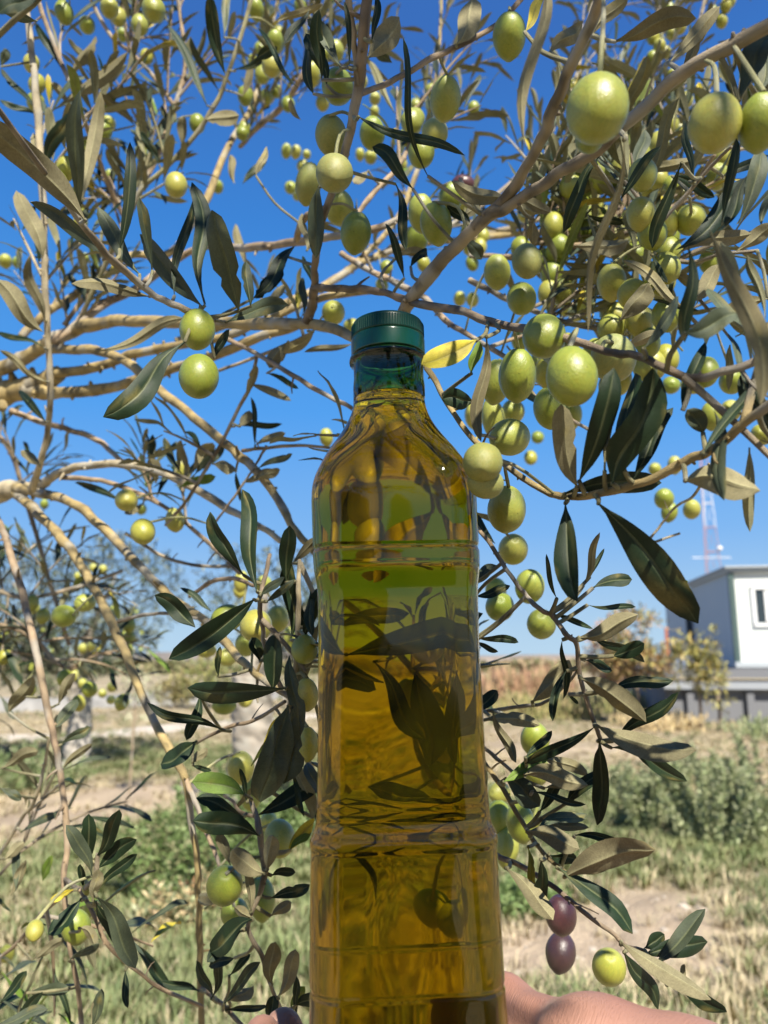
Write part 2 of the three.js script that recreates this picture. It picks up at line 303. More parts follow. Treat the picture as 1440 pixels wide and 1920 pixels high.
weed('weed_clump', 300, 1690, .42, .52, 230, [...LUSH, [.28, .27, .14]], 'green weed clump between the two long hanging branches on the left', 'weeds');
weed('weed_clump', 395, 1725, .22, .26, 45, [...RUSTY, ...STRAWS, ...SAGE], 'sparse rust and straw coloured weeds at the foot of the tall green clump', 'weeds');
weed('weed_clump', 320, 1755, .22, .24, 45, [...STRAWS, ...SAGE, RUSTY[1]], 'straw coloured dry weeds at the foot of the left green clump', 'weeds');
weed('weed_clump', 985, 1710, .3, .16, 160, LUSH, 'low green weeds right beside the bottle', 'weeds');
weed('weed_clump', 60, 1480, .8, .5, 170, [...LUSH, ...SAGE], 'green weeds below the whitewashed olive tree', 'weeds');

// right: dry reeds, yellowing saplings, cabins on their platform, mast
function reeds(x0, x1, y, d, high, n, cols, label, W = .05, name = 'reed_bed', category = 'reeds') {
  const a = P(x0, y, d), b = P(x1, y, d), base = a.clone().lerp(b, .5); base.y = 0;
  const root = thing(name, base, label, category), list = [];
  for (let k = 0; k < n; k++) {
    const t = rnd(), x = lerp(a.x, b.x, t) - base.x, z = rr(-1.2, 1.2), h = high * rr(.5, 1) * (.7 + .6 * fbm(t * 6, 3, 1)), c = cols[Math.floor(rnd() * cols.length)], kk = rr(.8, 1.15);
    for (let s = 0; s < 3; s++) list.push({ p: V(x + rr(-.1, .1), h * s * .3, z), t: V(rr(-.25, .25) * (W > .1 ? 4 : 1), 1, rr(-.2, .2)).normalize(), n: randDir(), L: h * .42, W, c: [c[0] * kk, c[1] * kk, c[2] * kk] });
  }
  part('foliage', leafCloud(list), farLeafMat, root, 'stuff');
}
reeds(900, 1075, 1290, 27, 1.9, 900, [[.36, .20, .13], [.44, .29, .17], [.30, .24, .12]], 'reddish brown dry reeds on the horizon right of the bottle');
reeds(920, 1110, 1300, 20, .95, 800, [[.22, .22, .08], [.30, .27, .11], [.40, .32, .16]], 'low yellow green growth in front of the reddish reeds');
reeds(1095, 1250, 1330, 22, 1.0, 500, [[.22, .24, .09], [.34, .30, .14]], 'green and straw weeds at the foot of the yellowing trees');
reeds(1170, 1290, 1350, 17, .55, 500, STRAWS, 'pale straw heap of dry grass in front of the platform');
reeds(1385, 1500, 1350, 15, .55, 260, SAGE, 'grey green weeds growing up against the platform wall');
reeds(-500, 640, 1255, 75, 2.4, 1500, [[.17, .17, .08], [.22, .20, .10], [.13, .14, .06], [.27, .22, .13]], 'far muted scrub along the horizon left of the bottle', .5, 'scrub_belt', 'scrub');
reeds(640, 1290, 1252, 85, 2.4, 1300, [[.24, .19, .11], [.20, .19, .09], [.30, .22, .13], [.15, .15, .07]], 'far brownish scrub along the horizon right of the bottle', .5, 'scrub_belt', 'scrub');
const YELLOWING = [[.36, .25, .10], [.30, .26, .08], [.42, .26, .12], [.20, .21, .07]];
{
  const sap = (x, d, h, w, n, leaf, label, lo) => { const b = P(x, 1300, d); b.y = 0; makeTree('yellowing_tree', b, h, [[0, h * .78, 0, w * .8, h * .2, w * .6], [-w * .3, h * .6, 0, w * .75, h * .22, w * .6], [w * .25, h * .5, .1, w * .6, h * .18, w * .6]], label, 'tree', null, { trunk: .035, fork: lo ?? h * .33, bark: [.26, .19, .13], n: n * 1.8, L: .13, wide: .42, gap: 1.7, leaf }); };
  sap(1195, 18, 2.75, .85, 620, YELLOWING, 'tallest yellow brown tree, left of the white cabin');
  sap(1150, 19, 2.5, .6, 300, [[.42, .22, .12], [.45, .30, .14]], 'thin reddish tree beside the tallest yellow brown one');
  sap(1310, 16.5, 2.3, .55, 260, [[.33, .30, .08], [.40, .31, .10], [.26, .25, .08]], 'small yellow green tree in front of the cabin side wall', 1.0);
  sap(1345, 16.2, 1.5, .22, 40, [[.33, .30, .10]], 'bare dark sapling in front of the platform, nearest the cabin corner', .7);
}
{
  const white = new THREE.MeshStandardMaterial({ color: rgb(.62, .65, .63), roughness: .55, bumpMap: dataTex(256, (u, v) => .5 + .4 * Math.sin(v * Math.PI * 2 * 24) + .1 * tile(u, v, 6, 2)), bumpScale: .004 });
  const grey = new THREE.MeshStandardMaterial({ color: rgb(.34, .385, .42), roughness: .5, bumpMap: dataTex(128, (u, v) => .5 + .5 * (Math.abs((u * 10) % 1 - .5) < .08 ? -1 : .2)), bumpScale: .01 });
  const trim = new THREE.MeshStandardMaterial({ color: rgb(.36, .39, .41), roughness: .5 }), greenTrim = new THREE.MeshStandardMaterial({ color: rgb(.05, .085, .08), roughness: .5 });
  const pvc = new THREE.MeshStandardMaterial({ color: rgb(.70, .71, .71), roughness: .35 }), pane = new THREE.MeshPhysicalMaterial({ color: rgb(.85, .92, .92), transmission: 1, roughness: .03, thickness: 0, ior: 1.5 });
  const dark = new THREE.MeshStandardMaterial({ color: rgb(.05, .055, .055), roughness: .8 }), concrete = new THREE.MeshStandardMaterial({ color: rgb(.15, .155, .17), roughness: .9, bumpMap: barkBump, bumpScale: .003 }), lightConcrete = new THREE.MeshStandardMaterial({ color: rgb(.27, .29, .32), roughness: .85 });
  const A = P(1368, 1066, 20), floorY = P(1384, 1246, 20).y, H = A.y - floorY, turn = Math.atan2(-.154, .988);
  // local frame: x runs along the white front, -z back along the grey side
  const cabin = (off, L, wide, label) => {
    const g = thing('site_cabin', V(A.x, floorY, A.z), label, 'cabin', null); g.rotation.y = turn; g.translateZ(off);
    return g;
  };
  const c1 = cabin(0, 0, 0, 'white site cabin with a window in its sunlit front, on the platform at the right');
  part('front_wall', boxGeo(6, H - .16, .06, 3.06, H / 2 - .02, -.03), white, c1);
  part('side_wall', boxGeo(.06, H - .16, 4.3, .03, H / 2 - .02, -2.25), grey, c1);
  part('back_wall', boxGeo(6, H - .22, .06, 3.06, H / 2 - .03, -4.42), white, c1);
  part('far_side_wall', boxGeo(.06, H - .22, 4.3, 6.06, H / 2 - .03, -2.25), white, c1);
  part('roof', mergeGeometries([boxGeo(6.2, .08, 4.7, 3.0, H - .06, -2.2), boxGeo(6.36, .05, 4.86, 3.0, H + .02, -2.2)]), trim, c1);
  part('corner_post', boxGeo(.13, H - .12, .13, .0, H / 2 - .06, .02), greenTrim, c1);
  part('floor_beam', boxGeo(6.2, .14, 4.6, 3.03, -.0, -2.2), trim, c1);
  const w = part('window', mergeGeometries([boxGeo(.09, .95, .09, .50, H * .6, .03), boxGeo(.09, .95, .09, 1.48, H * .6, .03), boxGeo(1.07, .09, .09, .99, H * .6 + .475, .03), boxGeo(1.07, .09, .09, .99, H * .6 - .475, .03), boxGeo(.06, .9, .07, .99, H * .6, .03)]), pvc, c1);
  part('pane', boxGeo(.9, .86, .012, .99, H * .6, .012), new THREE.MeshStandardMaterial({ color: rgb(.03, .04, .045), roughness: .06 }), w);
  part('curtain', boxGeo(.14, .8, .012, .84, H * .6, .035), pvc, w);
  const c2 = cabin(-4.75, 0, 0, 'grey site cabin standing behind the white one, only its side wall showing');
  part('side_wall', boxGeo(.06, H - .3, 3.4, -.02, H / 2 - .1, -1.75), grey, c2); part('front_wall', boxGeo(6, H - .3, .06, 3.05, H / 2 - .1, -.03), grey, c2); part('back_wall', boxGeo(6, H - .3, .06, 3.05, H / 2 - .1, -3.5), grey, c2); part('far_side_wall', boxGeo(.06, H - .3, 3.4, 6.1, H / 2 - .1, -1.75), grey, c2);
  part('roof', boxGeo(6.3, .12, 3.9, 3, H - .2, -1.75), trim, c2); part('downpipe', boxGeo(.09, H - .2, .09, -.10, H / 2 - .1, .05), dark, c2);
  // platform under both cabins
  const f = P(1256, 1262, 20.5), pl = thing('loading_platform', V(A.x, 0, A.z), 'grey concrete platform carrying the cabins, with a pale rail along its edge', 'platform'); pl.rotation.y = turn;
  const x0 = -2.1, top = floorY - .1;
  part('deck', boxGeo(12, .2, 13, 12 / 2 + x0, top - .1, -5.2), concrete, pl);
  part('wall', boxGeo(11.9, top - .25, .25, 12 / 2 + x0, (top - .25) / 2, 1.1), concrete, pl);
  part('side_wall', boxGeo(.25, top - .25, 12.4, x0 + .2, (top - .25) / 2, -5.3), concrete, pl);
  part('edge_beam', boxGeo(12, .16, .2, 12 / 2 + x0, top - .38, 1.36), lightConcrete, pl);
  for (let k = 0; k < 9; k++) part('buttress', boxGeo(.16, top - .5, .14, x0 + .6 + k * 1.35, (top - .5) / 2, 1.30), concrete, pl);
  const or = new THREE.MeshStandardMaterial({ color: rgb(.40, .13, .07), roughness: .6 });
  const post = thing('traffic_post', V(0, 0, 0), 'slim orange post with a wide foot on the platform edge, left of the cabins', 'post'); const q = P(1254, 1262, 20.2); post.position.set(q.x, top, q.z);
  part('pole', new THREE.CylinderGeometry(.035, .055, 1.0, 12).translate(0, .56, 0), or, post); part('foot', new THREE.CylinderGeometry(.16, .22, .09, 14).translate(0, .045, 0), or, post);
  const crate = thing('blue_crate', V(0, 0, 0), 'blue grey box lying on the platform edge beside the orange post', 'box'); const q2 = P(1275, 1268, 20.2); crate.position.set(q2.x, top, q2.z + .3);
  part('body', boxGeo(.7, .28, .4, 0, .14, 0), new THREE.MeshStandardMaterial({ color: rgb(.16, .20, .28), roughness: .7 }), crate); part('lid', boxGeo(.74, .05, .44, 0, .305, 0), new THREE.MeshStandardMaterial({ color: rgb(.22, .27, .36), roughness: .6 }), crate);
  // lattice mast
  const M0 = P(1316, 1070, 62), M1 = P(1353, 1070, 62), mid = M0.clone().lerp(M1, .5), mast = thing('lattice_mast', V(mid.x, 0, mid.z), 'red and white lattice radio mast rising behind the cabins', 'mast');
  const w0 = M0.distanceTo(M1) / 2 * 1.12, hm = 19, red = new THREE.MeshStandardMaterial({ color: rgb(.40, .20, .18), roughness: .6 }), wht = new THREE.MeshStandardMaterial({ color: rgb(.75, .72, .70), roughness: .6 });
  const leg = (k, y) => { const a = k * 2.0944 + .52, r = lerp(w0 * 1.15, w0 * .32, y / hm); return V(Math.cos(a) * r, y, Math.sin(a) * r); };
  for (let s = 0; s < 9; s++) for (let k = 0; k < 3; k++) {
    const y0 = s * 2, y1 = y0 + 2, m = s % 4 < 2 ? red : wht;
    part('leg', tubeGeo([leg(k, y0), leg(k, y1)], [.03, .03], 6, 1), k === 1 ? red : m, mast);
    part('brace', tubeGeo([leg(k, y0), leg((k + 1) % 3, y1)], [.014, .014], 4, 1), m, mast); part('brace', tubeGeo([leg(k, y1), leg((k + 1) % 3, y1)], [.03, .03], 4, 1), m, mast);
  }
  const ya = P(1335, 1045, 62).y;
  part('antenna_arm', tubeGeo([V(-1.5, ya, 0), V(1.6, ya, .1)], [.03, .03], 6, 1), wht, mast);
  part('dish', new THREE.SphereGeometry(.2, 14, 8, 0, 6.283, 0, 1.3).rotateX(Math.PI / 2.4).translate(.62, ya + .7, .4), wht, mast);
}
// ---------- the oil bottle ----------
const BASE = V(.0085, EYE.y - .1575, -.335);
const bottle = thing('oil_bottle', BASE, 'square clear plastic bottle full of golden green olive oil with a dark green screw cap', 'bottle');
bottle.rotation.set(0, .05, .0223);
// outline of a rounded square: half width a, corner radius r
function outline(a, r, ca = 9, sa = 6) {
  const out = [], s = a - r;
  for (let q = 0; q < 4; q++) {
    const cx = [s, -s, -s, s][q], cz = [s, s, -s, -s][q];
    for (let k = 0; k <= ca; k++) { const t = q * Math.PI / 2 + k / ca * Math.PI / 2; out.push([cx + Math.cos(t) * r, cz + Math.sin(t) * r]); }
    const nx = [0, -1, 0, 1][q], nz = [1, 0, -1, 0][q];
    const [ex, ez] = out[out.length - 1], fx = q === 0 ? -s : q === 1 ? -s - r : q === 2 ? s : s + r, fz = q === 0 ? s + r : q === 1 ? -s : q === 2 ? -s - r : s;
    for (let k = 1; k < sa; k++) out.push([lerp(ex, fx, k / sa), lerp(ez, fz, k / sa)]);
  }
  return out;
}
function loft(rows, closeBottom = true, closeTop = true) {   // rows: [y, half width, corner radius]
  const pos = [], idx = []; let w = 0;
  for (const [y, a, r] of rows) { const o = outline(a, Math.min(r, a)); w = o.length; for (const [x, z] of o) pos.push(x, y, z); }
  for (let i = 0; i < rows.length - 1; i++) for (let j = 0; j < w; j++) { const a = i * w + j, b = i * w + (j + 1) % w; idx.push(a, a + w, b, b, a + w, b + w); }
  const capRow = (i, up) => { const c = pos.length / 3; pos.push(0, rows[i][0], 0); for (let j = 0; j < w; j++) { const a = i * w + j, b = i * w + (j + 1) % w; up ? idx.push(c, b, a) : idx.push(c, a, b); } };
  if (closeBottom) capRow(0, false); if (closeTop) capRow(rows.length - 1, true);
  const g = new THREE.BufferGeometry(); g.setAttribute('position', new THREE.Float32BufferAttribute(pos, 3)); g.setIndex(idx);
  g.computeVertexNormals(); return g;
}
{
  // heights above the base; the widths follow the silhouette in the photo
  const key = [[0, .0300, .012], [.0025, .0344, .013], [.007, .0361, .0125], [.0375, .0361, .0125], [.0392, .0357, .0125], [.0410, .0361, .0125], [.0865, .0355, .0125], [.0890, .0359, .0125], [.0915, .0356, .0125], [.0945, .0342, .0118], [.0985, .0335, .0112], [.125, .0327, .011], [.165, .0325, .011], [.1845, .0327, .011], [.1885, .0332, .0115], [.1930, .0339, .0122], [.1975, .0342, .0125], [.2005, .0342, .0125], [.2020, .0337, .0125], [.2036, .0342, .0125], [.216, .0343, .0128], [.2255, .0343, .0132], [.2320, .0333, .0138], [.2390, .0309, .0152], [.2460, .0276, .0168], [.2520, .0243, .0182], [.2575, .0213, .0182], [.2630, .0187, .0176], [.2680, .0170, .0166], [.2730, .0163, .0163]];
  const rows = [], crv = (k, t) => { const a = key[Math.max(0, k - 1)], b = key[k], c = key[k + 1], d = key[Math.min(key.length - 1, k + 2)]; return b.map((_, i) => { if (i === 0) return lerp(b[0], c[0], t); const h = c[0] - b[0], m0 = k ? (c[i] - a[i]) / (c[0] - a[0]) * h : 0, m1 = k + 2 < key.length ? (d[i] - b[i]) / (d[0] - b[0]) * h : 0, t2 = t * t, t3 = t2 * t; return (2 * t3 - 3 * t2 + 1) * b[i] + (t3 - 2 * t2 + t) * m0 + (3 * t2 - 2 * t3) * c[i] + (t3 - t2) * m1; }); };
  for (let k = 0; k < key.length - 1; k++) { const n = Math.max(3, Math.ceil((key[k + 1][0] - key[k][0]) / .004)); for (let t = 0; t < n; t++) rows.push(crv(k, t / n)); }
  rows.push(key[key.length - 1]);
  const body = loft(rows);
  // blown plastic is never quite flat: slight waves in the walls
  const p = body.attributes.position;
  for (let i = 0; i < p.count; i++) { const x = p.getX(i), y = p.getY(i), z = p.getZ(i), sh = smooth(y, .20, .235), k = 1 + (.013 + .012 * sh) * noise(x * 34, y * 20, z * 34) + (.006 + .006 * sh) * noise(x * 90 + 4, y * 30, z * 90); p.setX(i, x * k); p.setZ(i, z * k); }
  body.computeVertexNormals();
  const oil = new THREE.MeshPhysicalMaterial({ color: rgb(.86, .75, .08), transmission: .99, roughness: .015, ior: 1.47, thickness: .07, attenuationColor: rgb(.39, .285, .007), attenuationDistance: .062 });
  part('oil_filled_body', body, oil, bottle).userData.label = 'clear square body filled with golden green oil';
  const tint = new THREE.MeshPhysicalMaterial({ color: rgb(1, 1, 1), transmission: 1, roughness: .03, ior: 1.5, thickness: .004, attenuationColor: rgb(.10, .26, .035), attenuationDistance: .004 });
  const lathe = (pts, n = 72) => new THREE.LatheGeometry(pts.map(([r, y]) => new THREE.Vector2(r, y)), n);
  part('neck', lathe([[.0150, .2733], [.0163, .2733], [.0164, .2790], [.0160, .2830], [.0160, .2900], [.0178, .2906], [.0180, .2916], [.0178, .2926], [.0158, .2932], [.0152, .2990], [.0140, .2990], [.0140, .2800], [.0150, .2733]]), tint, bottle);
  const green = new THREE.MeshPhysicalMaterial({ color: rgb(.0025, .036, .019), roughness: .36, specularIntensity: .6, clearcoat: .2, clearcoatRoughness: .3 });
  const gloss = green.clone(); gloss.roughness = .26; gloss.clearcoat = .5; gloss.clearcoatRoughness = .15;
  const cap = part('cap', lathe([[.0150, .3022], [.0162, .3023], [.0166, .3030], [.0166, .3082], [.0160, .3096], [.0150, .3102], [0, .3104], [0, .3080], [.0148, .3075], [.0150, .3030], [.0150, .3022]]), green, bottle);
  // fine knurling round the upper half
  const ribs = []; for (let k = 0; k < 84; k++) { const a = k / 84 * 2 * Math.PI; ribs.push(new THREE.CylinderGeometry(.00034, .00036, .0052, 6).translate(Math.cos(a) * .01655, .3056, Math.sin(a) * .01655)); }
  part('knurling', mergeGeometries(ribs), green, cap);
  part('tamper_band', lathe([[.0153, .2938], [.0166, .2938], [.0170, .2944], [.0170, .3012], [.0167, .3021], [.0153, .3021], [.0153, .2938]]), gloss, bottle);
}

// ---------- the hand that holds it up ----------
{
  const person = thing('person', BASE.clone().add(V(.1, -.04, .02)), 'bare hand held palm up under the oil bottle, wrist leaving at the bottom right corner', 'person');
  const J = (x, y, z) => V(x, y, z), bones = [];
  const bone = (a, b, ra, rb) => bones.push([a, b, ra, rb]);
  const wrist = J(.118, -.012, .002);
  // forearm and wrist
  bone(J(.335, -.113, .086), J(.24, -.066, .045), .038, .036); bone(J(.24, -.066, .045), wrist, .036, .026);
  // palm
  for (const [z, y] of [[-.034, -.020], [-.012, -.022], [.012, -.022], [.032, -.020]]) bone(wrist, J(.012, y, z), .021, .0135);
  for (const [z0, z1] of [[-.034, -.012], [-.012, .012], [.012, .032]]) bone(J(.012, -.021, z0), J(.012, -.021, z1), .013, .013);
  // ball of the thumb and the heel on the near side
  bone(J(.104, -.006, -.006), J(.072, .0015, -.002), .0225, .0228); bone(J(.105, -.006, .022), J(.045, -.020, .036), .019, .015);
  // thumb folded up along the far side of the bottle
  bone(J(.078, .002, -.012), J(.055, -.004, -.040), .018, .0135); bone(J(.055, -.004, -.040), J(.047, .000, -.057), .0135, .0112); bone(J(.047, .000, -.057), J(.020, .003, -.061), .0115, .0092);
  // four fingers, bent up at the left of the bottle
  for (const [z, L, up] of [[-.036, .92, .014], [-.012, 1.0, .021], [.011, .95, .0195], [.032, .80, .010]]) {
    const a = J(.012, -.021, z), b = J(.012 - .046 * L, -.024, z * 1.02), c = J(.012 - .070 * L, -.010, z * 1.02), d = J(.012 - .070 * L, up - .014, z * 1.0);
    bone(a, b, .0118, .0098); bone(b, c, .0098, .0086); bone(c, d, .0086, .0074);
  }
  const res = 160, size = V(.46, .25, .24), ctr = J(.155, -.05, .015), mc = new MarchingCubes(res, new THREE.MeshStandardMaterial(), false, false, 400000), f = mc.field;
  const ab = V(0, 0, 0), q = V(0, 0, 0), smin = (a, b, k) => { const h = Math.max(k - Math.abs(a - b), 0) / k; return Math.min(a, b) - h * h * k * .25; };
  const pre = bones.map(([a, b, ra, rb]) => ({ a, d: b.clone().sub(a), l2: b.distanceToSquared(a), ra, rb }));
  for (let k = 0; k < res; k++) for (let j = 0; j < res; j++) for (let i = 0; i < res; i++) {
    q.set(i / res * 2 - 1, j / res * 2 - 1, k / res * 2 - 1).multiply(size).multiplyScalar(.5).add(ctr);
    let m = 1;
    for (const o of pre) { ab.copy(q).sub(o.a); const t = clamp(ab.dot(o.d) / o.l2, 0, 1), x = ab.x - o.d.x * t, y = ab.y - o.d.y * t, z = ab.z - o.d.z * t; m = smin(m, Math.sqrt(x * x + y * y + z * z) - lerp(o.ra, o.rb, t), .010); }
    // the flat of the palm keeps clear of the bottle base
    const bx = Math.abs(q.x) - .0345, bz = Math.abs(q.z) - .0345; if (q.y > -.012) m = Math.max(m, Math.min(-Math.max(bx, bz, -(q.y + .0005)), .02));
    f[k * res * res + j * res + i] = -m;
  }
  mc.isolation = 0; mc.update();
  const n = mc.count; let g0 = new THREE.BufferGeometry();
  const pp = new Float32Array(mc.positionArray.subarray(0, n * 3)), uv = new Float32Array(n * 2);
  const off = BASE.clone().sub(person.position);
  for (let i = 0; i < n; i++) { const x = pp[i * 3] * size.x / 2 + ctr.x, y = pp[i * 3 + 1] * size.y / 2 + ctr.y, z = pp[i * 3 + 2] * size.z / 2 + ctr.z; pp[i * 3] = x + off.x; pp[i * 3 + 1] = y + off.y; pp[i * 3 + 2] = z + off.z; uv[i * 2] = (x + z * .6) * 14; uv[i * 2 + 1] = (y + z * .5) * 14; }
  g0.setAttribute('position', new THREE.BufferAttribute(pp, 3)); g0.setAttribute('uv', new THREE.BufferAttribute(uv, 2));
  g0 = mergeVertices(g0, 1e-5); g0.computeVertexNormals();
  colored(g0, (v) => { const k = 1 + .22 * fbm(v.x * 40, v.y * 40, v.z * 40, 3), r = fbm(v.x * 22 + 5, v.y * 22, v.z * 22, 2); return [.30 * k, (.158 - .045 * r) * k, (.115 - .04 * r) * k]; });
  const skinBump = dataTex(512, (u, v) => { const a = tile(u, v, 30, 2, 3), b = Math.abs(tile(u, v, 12, 6, 3)); return .5 + .3 * a - .35 * Math.max(0, .12 - b) * 4; });
  const hand = part('hand', g0, new THREE.MeshPhysicalMaterial({ vertexColors: true, roughness: .52, bumpMap: skinBump, bumpScale: .0008, sheen: .15, sheenRoughness: .5, sheenColor: rgb(1, .8, .7) }), person);
  hand.userData.label = 'bare hand and wrist';
  // the rest of the person stands behind the camera: dark shirt, head, the other arm raised to the phone
  const limbs = [[[0, 1.02, .47], [0, 1.36, .47], .165, .175], [[-.15, 1.40, .46], [.15, 1.40, .46], .085, .085], [[-.1, .92, .47], [.1, .92, .47], .13, .13], [[-.1, .9, .47], [-.13, .06, .44], .10, .065], [[.1, .9, .47], [.14, .06, .46], .10, .065], [[-.13, .05, .44], [-.15, .05, .28], .05, .045], [[.14, .05, .46], [.17, .05, .30], .05, .045],
    [[.19, 1.39, .45], [.40, 1.20, .20], .062, .050], [[.40, 1.20, .20], [.352, 1.228, -.22], .048, .042], [[-.19, 1.39, .45], [-.33, 1.18, .30], .062, .048], [[-.33, 1.18, .30], [-.10, 1.44, .12], .044, .034], [[0, 1.46, .46], [0, 1.56, .44], .055, .055], [[0, 1.62, .42], [0, 1.70, .44], .082, .092]].map(([a, b, ra, rb]) => ({ a: V(...a), d: V(...b).sub(V(...a)), l2: V(...a).distanceToSquared(V(...b)), ra, rb }));
  const R2 = 92, S2 = V(1.0, 1.95, 1.0), C2 = V(.04, .9, .2), m2 = new MarchingCubes(R2, new THREE.MeshStandardMaterial(), false, false, 120000);
  for (let k = 0; k < R2; k++) for (let j = 0; j < R2; j++) for (let i = 0; i < R2; i++) {
    q.set(i / R2 * 2 - 1, j / R2 * 2 - 1, k / R2 * 2 - 1).multiply(S2).multiplyScalar(.5).add(C2); let m = 1;
    for (const o of limbs) { ab.copy(q).sub(o.a); const t = clamp(ab.dot(o.d) / o.l2, 0, 1); m = smin(m, Math.hypot(ab.x - o.d.x * t, ab.y - o.d.y * t, ab.z - o.d.z * t) - lerp(o.ra, o.rb, t), .05); }
    m2.field[k * R2 * R2 + j * R2 + i] = -m;
  }
  m2.isolation = 0; m2.update();
  let g2 = new THREE.BufferGeometry(); const b2 = new Float32Array(m2.positionArray.subarray(0, m2.count * 3));
  for (let i = 0; i < m2.count; i++) { b2[i * 3] = b2[i * 3] * S2.x / 2 + C2.x - person.position.x; b2[i * 3 + 1] = b2[i * 3 + 1] * S2.y / 2 + C2.y - person.position.y; b2[i * 3 + 2] = b2[i * 3 + 2] * S2.z / 2 + C2.z - person.position.z; }
  g2.setAttribute('position', new THREE.BufferAttribute(b2, 3)); g2 = mergeVertices(g2, 1e-4); g2.computeVertexNormals();
  colored(g2, (v) => v.y + person.position.y > 1.55 ? [.30, .17, .13] : v.y + person.position.y > .98 ? [.035, .037, .042] : [.03, .035, .055]);
  part('body', g2, new THREE.MeshStandardMaterial({ vertexColors: true, roughness: .9 }), person).userData.label = 'dark clothed body behind the camera';
}
// ---------- the olive tree that the bottle is held up against ----------
const TRUNK = V(-1.12, 0, -1.18);
const tree = thing('olive_tree', TRUNK, 'olive tree laden with green olives, its branches arching from the left all round the bottle', 'tree');
const local = (p) => p.clone().sub(TRUNK);
const TINTS = { t: [.41, .31, .135, .32, .24, .10], r: [.32, .225, .14, .40, .30, .18], g: [.37, .31, .21, .28, .22, .15], k: [.21, .155, .10, .32, .245, .165], p: [.52, .44, .29, .44, .36, .22], o: [.26, .25, .12, .33, .29, .16] };
const barkMat2 = matVC({ roughness: .72, bumpMap: barkBump, bumpScale: .0007 });
const samples = [];   // points along every branch: world place, photo place, the branch mesh
function branch(kind, rows, name = 'branch', sides = 9) {
  const pts = [], rad = [];
  for (const [x, y, w, d] of rows) { pts.push(P(x, y, d / 100)); rad.push(w * .92 / F * d / 200); }
  // knobbly, not ruled: small sideways jogs between the set points
  const fine = [], fr = []; const c = new THREE.CatmullRomCurve3(pts, false, 'centripetal'), n = Math.max(6, pts.length * 3);
  for (let i = 0; i <= n; i++) {
    const t = i / n, q = c.getPoint(t), x = t * (rad.length - 1), k = Math.min(Math.floor(x), rad.length - 2), r = lerp(rad[k], rad[k + 1], x - k);
    if (i && i < n) q.add(V(gauss(), gauss(), gauss()).multiplyScalar(r * .2)); fine.push(q); fr.push(r * (1 + .09 * gauss() * (i && i < n ? 1 : 0)));
  }
  const nodes = [tubeGeo(fine.map(local), fr, sides, n * 4, TINTS[kind], .075)];
  // leaf scars and broken spurs
  const cc = new THREE.CatmullRomCurve3(fine, false, 'centripetal');
  const count = Math.min(14, Math.floor(cc.getLength() / .03));
  for (let k = 0; k < count; k++) { const t = rr(.03, .97), p = cc.getPoint(t), T = cc.getTangent(t), r = fr[Math.floor(t * (fr.length - 1))], o = randDir().cross(T).normalize(), l = rnd() < .2 ? rr(.006, .014) : r * .5; nodes.push(tubeGeo([local(p.clone().addScaledVector(o, r * .5)), local(p.clone().addScaledVector(o, r + l * .6).addScaledVector(T, l * .2)), local(p.clone().addScaledVector(o, r + l).addScaledVector(T, l * .5))], [r * .45, r * .34, r * .2], 6, 3, TINTS[kind], .2)); }
  const m = part(name, mergeGeometries(nodes), barkMat2, tree);
  const S = 60; for (let i = 0; i <= S; i++) { const p = cc.getPoint(i / S); samples.push({ p, s: toPhoto(p), m, r: fr[Math.floor(i / S * (fr.length - 1))], T: cc.getTangent(i / S), k: kind }); }
  return m;
}
const readRows = (text) => text.trim().split('\n').map((l) => l.trim()).filter(Boolean).map((l) => { const [k, ...n] = l.split(/[\s,]+/); return [k, ...n.map(Number)]; });
function branches(text) { for (const l of text.trim().split('\n')) { const s = l.trim(); if (s) branch(s[0], s.slice(1).split('/').map((q) => q.trim().split(/\s+/).map(Number))); } }
function nearest(x, y, d, wide = 260) { let best = null, bc = 1e9; for (const s of samples) { const c = Math.hypot(s.s[0] - x, s.s[1] - y) + 240 * Math.abs(s.s[2] - d) / d; if (c < bc) { bc = c; best = s; } } return bc < wide ? best : null; }
function nearest3(p) { let best = null, bc = 1e9; for (const s of samples) { const c = s.p.distanceToSquared(p); if (c < bc) { bc = c; best = s; } } return best; }

// leaves: two skins over a thin blade, glossy dark above, matt silver below, a midrib and a little curl
const leafTop = new THREE.MeshPhysicalMaterial({ vertexColors: true, roughness: .47, specularIntensity: .42 }), leafUnder = new THREE.MeshPhysicalMaterial({ vertexColors: true, roughness: .8, specularIntensity: .5 });
{
  const mott = dataTex(256, (u, v) => { const n = .80 + .35 * tile(u, v, 5, 11, 4) + .35 * tile(u, v, 26, 12, 2); return [n, n, n * .98]; });
  const fine = dataTex(256, (u, v) => .5 + .4 * tile(u, v, 30, 21, 3)); mott.repeat.set(2, 1); fine.repeat.set(3, 1.5);
  for (const m of [leafTop, leafUnder]) { m.map = mott; m.bumpMap = fine; m.bumpScale = .00025; }
}
const TOPS = { d: [.016, .032, .014], p: [.07, .088, .054], u: [.05, .068, .032], y: [.52, .43, .04], g: [.13, .21, .03], b: [.11, .095, .04] };
const UNDERS = { d: [.22, .215, .125], p: [.24, .235, .14], u: [.235, .21, .12], y: [.50, .40, .06], g: [.24, .30, .08], b: [.17, .145, .075] };
